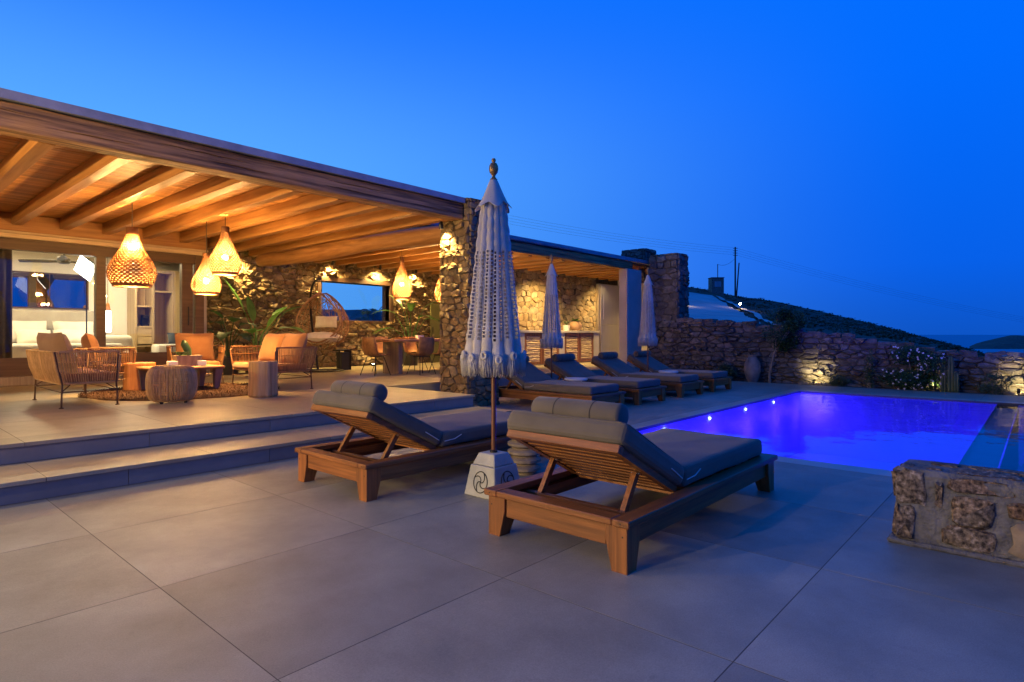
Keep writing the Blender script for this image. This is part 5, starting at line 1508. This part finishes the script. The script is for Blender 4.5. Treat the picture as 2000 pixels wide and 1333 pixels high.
m = o.modifiers.new('thick', 'SOLIDIFY'); m.thickness = .006
MB().tube([(-.7, 0, 2.46), (.5, 0, 2.46)], .014, 8).build('rail', 'black_metal', cu)
sb = thing('studio_light', 'tilted white square softbox lamp on a stand inside the bedroom', 'lamp', (3.46, 15.0, .44))
hm = Matrix.Translation((0, 0, 2.20)) @ Matrix.Rotation(rad(-58), 4, 'Z') @ Matrix.Rotation(rad(18), 4, 'X') @ Matrix.Rotation(rad(40), 4, 'Y')
MB().box(-.2, .2, -.006, 0, -.2, .2).xf(hm).build('diffuser', 'softbox_face', sb)
vs = [(-.21, .002, -.21), (.21, .002, -.21), (.21, .002, .21), (-.21, .002, .21), (-.05, .25, -.05), (.05, .25, -.05), (.05, .25, .05), (-.05, .25, .05)]
MB().add(vs, [(4, 5, 6, 7)]+[(i, (i+1) % 4, 4+(i+1) % 4, 4+i) for i in range(4)]).xf(hm).build('hood', 'black_metal', sb)
MB().tube([(.05, .12, 0), (.05, .12, 2.1)], .014, 8).build('stand', 'black_metal', sb)
for k in range(3):
    a = k*2.094; MB().tube([(.05, .12, .35), (.05+.35*math.cos(a), .12+.35*math.sin(a), .01)], .01, 6).build('leg', 'black_metal', sb)
bp = thing('bedside_pendant', 'slim glowing white pendant lamp inside the bedroom', 'lamp', (4.12, 16.0, 1.30))
MB().lathe([(.055, 0), (.07, .05), (.07, .45), (.055, .5)], 18).build('diffuser', 'lamp_glow', bp)
MB().lathe([(.045, .502), (.06, .52), (.03, .66), (.015, .68)], 14).build('cap', 'stump_red', bp)
MB().tube([(0, 0, .68), (0, 0, 1.80)], .005, 5).build('cord', 'black_metal', bp)
po = thing('white_armchair', 'rounded white armchair seen through the right bedroom pane', 'armchair', (4.15, 15.25, .44))
bevbox('seat', -.32, .30, -.3, .3, .02, .45, 'linen', po, .1, 4)
bevbox('back', -.34, .32, .14, .38, .08, .80, 'linen', po, .11, 4)
be = thing('white_bench', 'white upholstered bench in the right bedroom pane', 'bench', (5.45, 15.75, .44))
bevbox('seat', -.45, .6, -.25, .25, .05, .58, 'linen', be, .06, 4)
for dx, m_ in ((-.0, 'teal_cloth'), (.22, 'linen')):
    t = thing('cushion', 'small dark cushion on the white bench' if m_ == 'teal_cloth' else 'small white cushion on the white bench', 'cushion', (5.45+dx, 15.72, 1.02))
    pillow(.34, .28, .12, 8, 3).xf(Matrix.Translation((0, 0, .14)) @ Matrix.Rotation(rad(75), 4, 'X')).build('cushion_body', m_, t, smooth=True)
for (x, y, e) in [(2.6, 15.2, 58), (4.4, 15.6, 64), (.5, 15.4, 55)]:
    t = thing('recessed_light', 'round recessed bedroom ceiling light '+{2.6: 'above the bed', 4.4: 'near the wardrobe', .5: 'left beyond the curtain'}[x], 'light', (x, y, 3.06), 0, 'bedroom ceiling lights')
    MB().lathe([(.10, 0), (.10, .038)], 20).build('ring', 'ceramic', t)
    MB().lathe([(.001, -.003), (.085, -.003)], 20, cap=False).build('diffuser', 'lamp_glow', t)
    lamp('ceiling_glow', 'AREA', (x, y, 3.04), e, (1.0, .82, .48), t, size=.3)

# ================================================================== GARDEN PLANTS, LIGHTS, JAR
def leaf_cloud(mb, c, rx, ry, rz, n, ls, rn, clumps=9):
    cs = []
    for _ in range(clumps):
        a, b = rn.uniform(0, 6.28), rn.uniform(-1, 1); s = (1-b*b)**.5*rn.uniform(.3, .9)
        cs.append((c[0]+rx*s*math.cos(a), c[1]+ry*s*math.sin(a), c[2]+rz*b*.8, rn.uniform(.3, .55)))
    for i in range(n):
        k = cs[i % clumps]
        while True:
            v = Vector((rn.uniform(-1, 1), rn.uniform(-1, 1), rn.uniform(-1, 1)))
            if v.length < 1: break
        p = Vector((k[0]+v.x*rx*k[3], k[1]+v.y*ry*k[3], k[2]+v.z*rz*k[3]))
        d = Vector((rn.uniform(-1, 1), rn.uniform(-1, 1), rn.uniform(-.3, 1))).normalized()
        s = d.orthogonal().normalized()*ls*.22; l = ls*rn.uniform(.7, 1.3)
        mb.add([p, p+d*l*.5+s, p+d*l, p+d*l*.5-s], [(0, 1, 2, 3)])
    return cs
def shrub(name, label, loc, crown, rx, rz, n, ls, mat, trunk=True, flowers=0, seed=1, ry=None):
    t = thing(name, label, 'tree' if trunk else 'shrub', loc)
    rn = random.Random(seed); mb = MB()
    cs = leaf_cloud(mb, crown, rx*.6, ry or rx, rz, n, ls, rn, 12)
    mb.build('crown', mat, t)
    tb = MB()
    if trunk:
        tb.tube([(0, 0, 0), (.03, .02, .25), (crown[0]*.3, crown[1]*.3, crown[2]*.55), (crown[0]*.7, crown[1]*.7, crown[2]*.85)], [.035, .03, .025, .018], 7)
    for k in cs[:9]:
        b = Vector((crown[0]*.45, crown[1]*.45, crown[2]*.6)) if trunk else Vector((rn.uniform(-.05, .05), rn.uniform(-.05, .05), 0))
        e = Vector(k[:3]); tb.tube([b, (b+e)/2+Vector((0, 0, .05)), e], [.014, .01, .004], 5)
    tb.build('trunk' if trunk else 'stems', 'bark', t)
    if flowers:
        fb = MB()
        for i in range(flowers):
            k = cs[rn.randrange(len(cs))]
            p = Vector((k[0]+rn.uniform(-1, .3)*rx*.4, k[1]+rn.uniform(-1, 1)*rx*.45, k[2]+rn.uniform(-.6, 1)*rz*.5))
            for q in range(4):
                a = q*1.57+rn.random(); u = Vector((rn.uniform(-.3, .3), math.cos(a), math.sin(a)))*.022
                v = Vector((0, -u.z, u.y))*.5
                fb.add([p, p+u*.6+v, p+u*1.2, p+u*.6-v], [(0, 1, 2, 3)])
        stuff(fb.build('flowers', 'petal', t))
    return t
shrub('young_tree', 'small dark leafy tree with bare stem against the garden wall', (16.28, 5.36, -.03), (.0, -.36, 1.40), .55, .52, 3600, .075, 'leaf_dark', True, 0, 2)
shrub('oleander_bush', 'round dark bush dotted with pale flowers behind the pool', (16.28, 2.15, -.03), (.0, 0, .46), .60, .45, 3800, .075, 'leaf_dark', False, 130, 5)
shrub('thin_shrub', 'thin upright shrub left of the flowering bush', (16.3, 3.06, -.03), (0, 0, .45), .12, .45, 420, .07, 'leaf_olive', False, 0, 7)
shrub('low_shrub', 'low green shrub behind the last sun lounger', (16.3, 6.5, -.03), (0, 0, .22), .35, .22, 1000, .07, 'leaf_olive', False, 0, 8)
shrub('small_shrub', 'little dark shrub between the lit stones and the thin shrub', (16.3, 3.75, -.03), (0, 0, .15), .28, .15, 700, .06, 'leaf_olive', False, 0, 9)
shrub('corner_shrub', 'loose twiggy shrub at the far right of the garden bed', (16.3, .75, -.03), (0, 0, .22), .4, .22, 700, .06, 'leaf_olive', False, 0, 10)
cb = thing('cactus', 'upright ribbed cactus beside the flowering bush', 'cactus', (16.22, 1.50, -.03))
for (dx, dy, h, r) in ((0, 0, .80, .055), (.02, .13, .62, .05), (-.03, -.10, .45, .045)):
    vs = []; A = 18
    mb = MB()
    pr = [(r*.8, 0), (r, .05), (r*1.02, h*.6), (r*.95, h*.9), (r*.6, h*.98), (.004, h)]
    for rr, z in pr:
        for j in range(A): a = 2*math.pi*j/A; q = rr*(1+.14*(1 if j % 2 else -1)); vs.append((dx+q*math.cos(a), dy+q*math.sin(a), z))
    mb.add(vs, [(i*A+j, i*A+(j+1) % A, (i+1)*A+(j+1) % A, (i+1)*A+j) for i in range(5) for j in range(A)])
    mb.build('column', 'leaf_olive', cb)
am = thing('clay_jar', 'large pale clay jar standing against the garden wall', 'jar', (16.32, 5.82, -.03))
soft(MB().lathe([(.001, 0), (.12, 0), (.17, .12), (.215, .34), (.20, .52), (.13, .64), (.10, .68), (.13, .73), (.115, .735), (.08, .69), (.001, .6)], 28, cap=False).build('body', 'amphora', am), 40)
MB().tube([(-.16, .05, .56), (-.22, .05, .64), (-.14, .04, .69)], .014, 6).build('handle', 'amphora', am)
gl_rn = random.Random(31)
for (y, lb) in [(4.28, 'garden uplight left of centre glowing on the stones behind the pool'), (1.78, 'garden uplight glowing beside the cactus'), (.36, 'garden uplight at the far right end of the garden bed')]:
    t = thing('garden_light', lb, 'light', (16.24, y, -.03), 0, 'garden uplights along the wall')
    MB().tube([(0, 0, 0), (0, 0, .09)], .01, 6).build('spike', 'black_metal', t)
    q = Vector((.8, 0, .35)).to_track_quat('Z', 'Y').to_matrix().to_4x4()
    MB().lathe([(.001, -.05), (.03, -.045), (.036, .04)], 12, cap=False).xf(Matrix.Translation((0, 0, .11)) @ q).build('housing', 'black_metal', t)
    MB().lathe([(.001, .025), (.032, .025)], 12, cap=False).xf(Matrix.Translation((0, 0, .11)) @ q).build('lens', 'spot_face', t)
    lamp('garden_beam', 'SPOT', (16.27, y, .11), 45, (1.0, .76, .30), t, size=.03, target=(16.7, y, .26), spot=110)
    for k in range(7):
        yy = y+gl_rn.uniform(-.35, .35); s = gl_rn.uniform(.05, .10); c = (16.44+gl_rn.uniform(-.06, .06), yy, -.03)
        pr = [(s*.8, 0), (s, s*.3), (s*.7, s*.8), (s*.2, s)]
        mbs = MB().lathe(pr, 8, c=c)
        mbs.v = [(x+gl_rn.uniform(-.2, .2)*s, y_+gl_rn.uniform(-.2, .2)*s, max(-.03, z+gl_rn.uniform(-.15, .15)*s)) for x, y_, z in mbs.v]
        o = mbs.build('garden_rock', 'stone_block'); tag(o, {4.28: 'small rock at the wall foot around the leftmost garden uplight', 1.78: 'small rock at the wall foot around the uplight by the cactus', .36: 'small rock at the wall foot around the far right uplight'}[y], 'rock', 'rocks at the foot of the garden wall')

# palm beyond the picture window
pm = thing('palm_tree', 'palm tree outside behind the picture window', 'palm', (13.6, 19.0, -2.3))
MB().tube([(0, 0, 0), (.05, .03, 2.0), (.0, .0, 4.2)], [.2, .17, .13], 10).build('trunk', 'bark', pm)
mb = MB(); rn = random.Random(44)
for k in range(26):
    a = k*2.399; el = rn.uniform(-.1, 1.2); L = rn.uniform(.9, 1.3)
    pts = []
    for i in range(9):
        s = i/8; pts.append(Vector((math.cos(a)*math.cos(el)*L*s, math.sin(a)*math.cos(el)*L*s, 4.2+math.sin(el)*L*s-.55*L*s*s)))
    mb.tube(pts, .012, 4)
    for i in range(1, 9):
        for e in range(3):
            p = pts[i-1].lerp(pts[i], e/3); d = (pts[i]-pts[i-1]).normalized(); sdv = d.cross(Vector((0, 0, 1))).normalized()
            for q in (-1, 1):
                tip = p+sdv*q*.24*(1-.5*i/9)+d*.14+Vector((0, 0, -.06)); w = d*.018
                mb.add([p-w, p+w, tip], [(0, 1, 2)])
mb.build('crown', 'leaf_olive', pm)

# ================================================================== UTILITY POLES ON THE HILL
def upole(u, d, ytop, label, arms=4, r=.11):
    b = fan(u, d, terrain_z(u, d)-.3); top = zy(ytop, d)
    t = thing('utility_pole', label, 'pole', tuple(b), 0, 'timber utility poles')
    h = top-b.z
    MB().tube([(0, 0, 0), (0, 0, h)], [r*1.25, r], 8).build('post', 'pole_timber', t)
    al = []
    for k in range(arms):
        z = h-.22-.36*k
        ax = RGT*.34
        MB().box(-.04, .04, -.34, .34, z-.03, z+.03).xf(Matrix.Rotation(YAW, 4, 'Z')).build('crossarm', 'pole_timber', t)
        MB().lathe([(.03, z+.03), (.04, z+.09), (.02, z+.12)], 8, c=tuple((RGT*.3)[:2])+(0,)).build('insulator', 'ceramic', t)
        al.append(Vector((b.x, b.y, b.z+z+.1)))
    return t, al
p1, a1 = upole(1436, 92, 483, 'tall timber utility pole on the hill ridge', 4)
p2, a2 = upole(780, 70, 374, 'timber utility pole standing behind the villa roof', 4)
p3, a3 = upole(2260, 150, 655, 'timber utility pole beyond the right edge of the view', 4)
b = fan(1438, 92.3, terrain_z(1438, 92)-.3)
lp = thing('brace_pole', 'leaning timber brace pole beside the utility pole', 'pole', tuple(b))
top = fan(1443.5, 92.3, zy(514, 92.3))-b
MB().tube([(0, 0, 0), tuple(top)], [.12, .09], 8).build('post', 'pole_timber', lp)
def wire(a, b, sag, label, r=.009, n=24):
    pts = []
    for i in range(n+1):
        s = i/n; p = a.lerp(b, s); p.z -= sag*4*s*(1-s); pts.append(p)
    c = pts[0].copy()
    tag(MB().tube([p for p in pts], r, 4).build('power_line', 'pole_timber', None, loc=tuple(c)), label, 'cable', 'power lines between the poles')
for k in range(4):
    nm = ('topmost', 'second', 'third', 'lowest')[k]
    wire(a1[k], a2[k], .8, nm + ' power line running left from the hill pole')
    wire(a1[k], a3[k], 2.0, nm + ' power line running right from the hill pole')
hd = 90
hb = fan(1398.5, hd, terrain_z(1398, hd)-.5)
hut = thing('meter_hut', 'small square stone meter hut on the hill ridge', 'hut', tuple(hb), YAW)
hh = zy(543, hd)-hb.z
MB().box(-.8, .8, -.92, .92, 0, hh-.12, bev=.05).build('wall', 'stone_cool', hut)
MB().box(-.86, .86, -.98, .98, hh-.118, hh, bev=.03).build('roof', 'stone_cool', hut)
MB().box(-.85, -.80, -.48, .50, hh-1.45, hh-.62).build('metal_hatch', 'flashing', hut)
MB().tube([(0, -.25, hh), (0, -.25, hh+2.05)], .06, 6).build('mast', 'pole_timber', hut)
m0 = fan(1402, hd, zy(517, hd))
wire(a1[3]+Vector((0, 0, -.5)), m0, .5, 'slack cable from the hill pole to the hut mast', .02)
for (u, d, lb, pw) in [(1446, 64, 'small path lamp glowing on the hill footpath', 40), (1333, 58, 'small bollard lamp on the dirt road near the stone pillar', 30)]:
    p = fan(u, d, terrain_z(u, d))
    t = thing('path_lamp', lb, 'lamp', tuple(p), 0, 'lamps on the hill road')
    MB().tube([(0, 0, 0), (0, 0, .55)], .05, 8).build('post', 'black_metal', t)
    MB().lathe([(.09, .552), (.11, .60), (.09, .72), (.02, .75)], 12).build('lantern', 'spot_face', t)
    lamp('lamp_glow_light', 'POINT', (p.x-.2*FWD.x, p.y-.2*FWD.y, p.z+.66), pw, WARM2, t, size=.08)
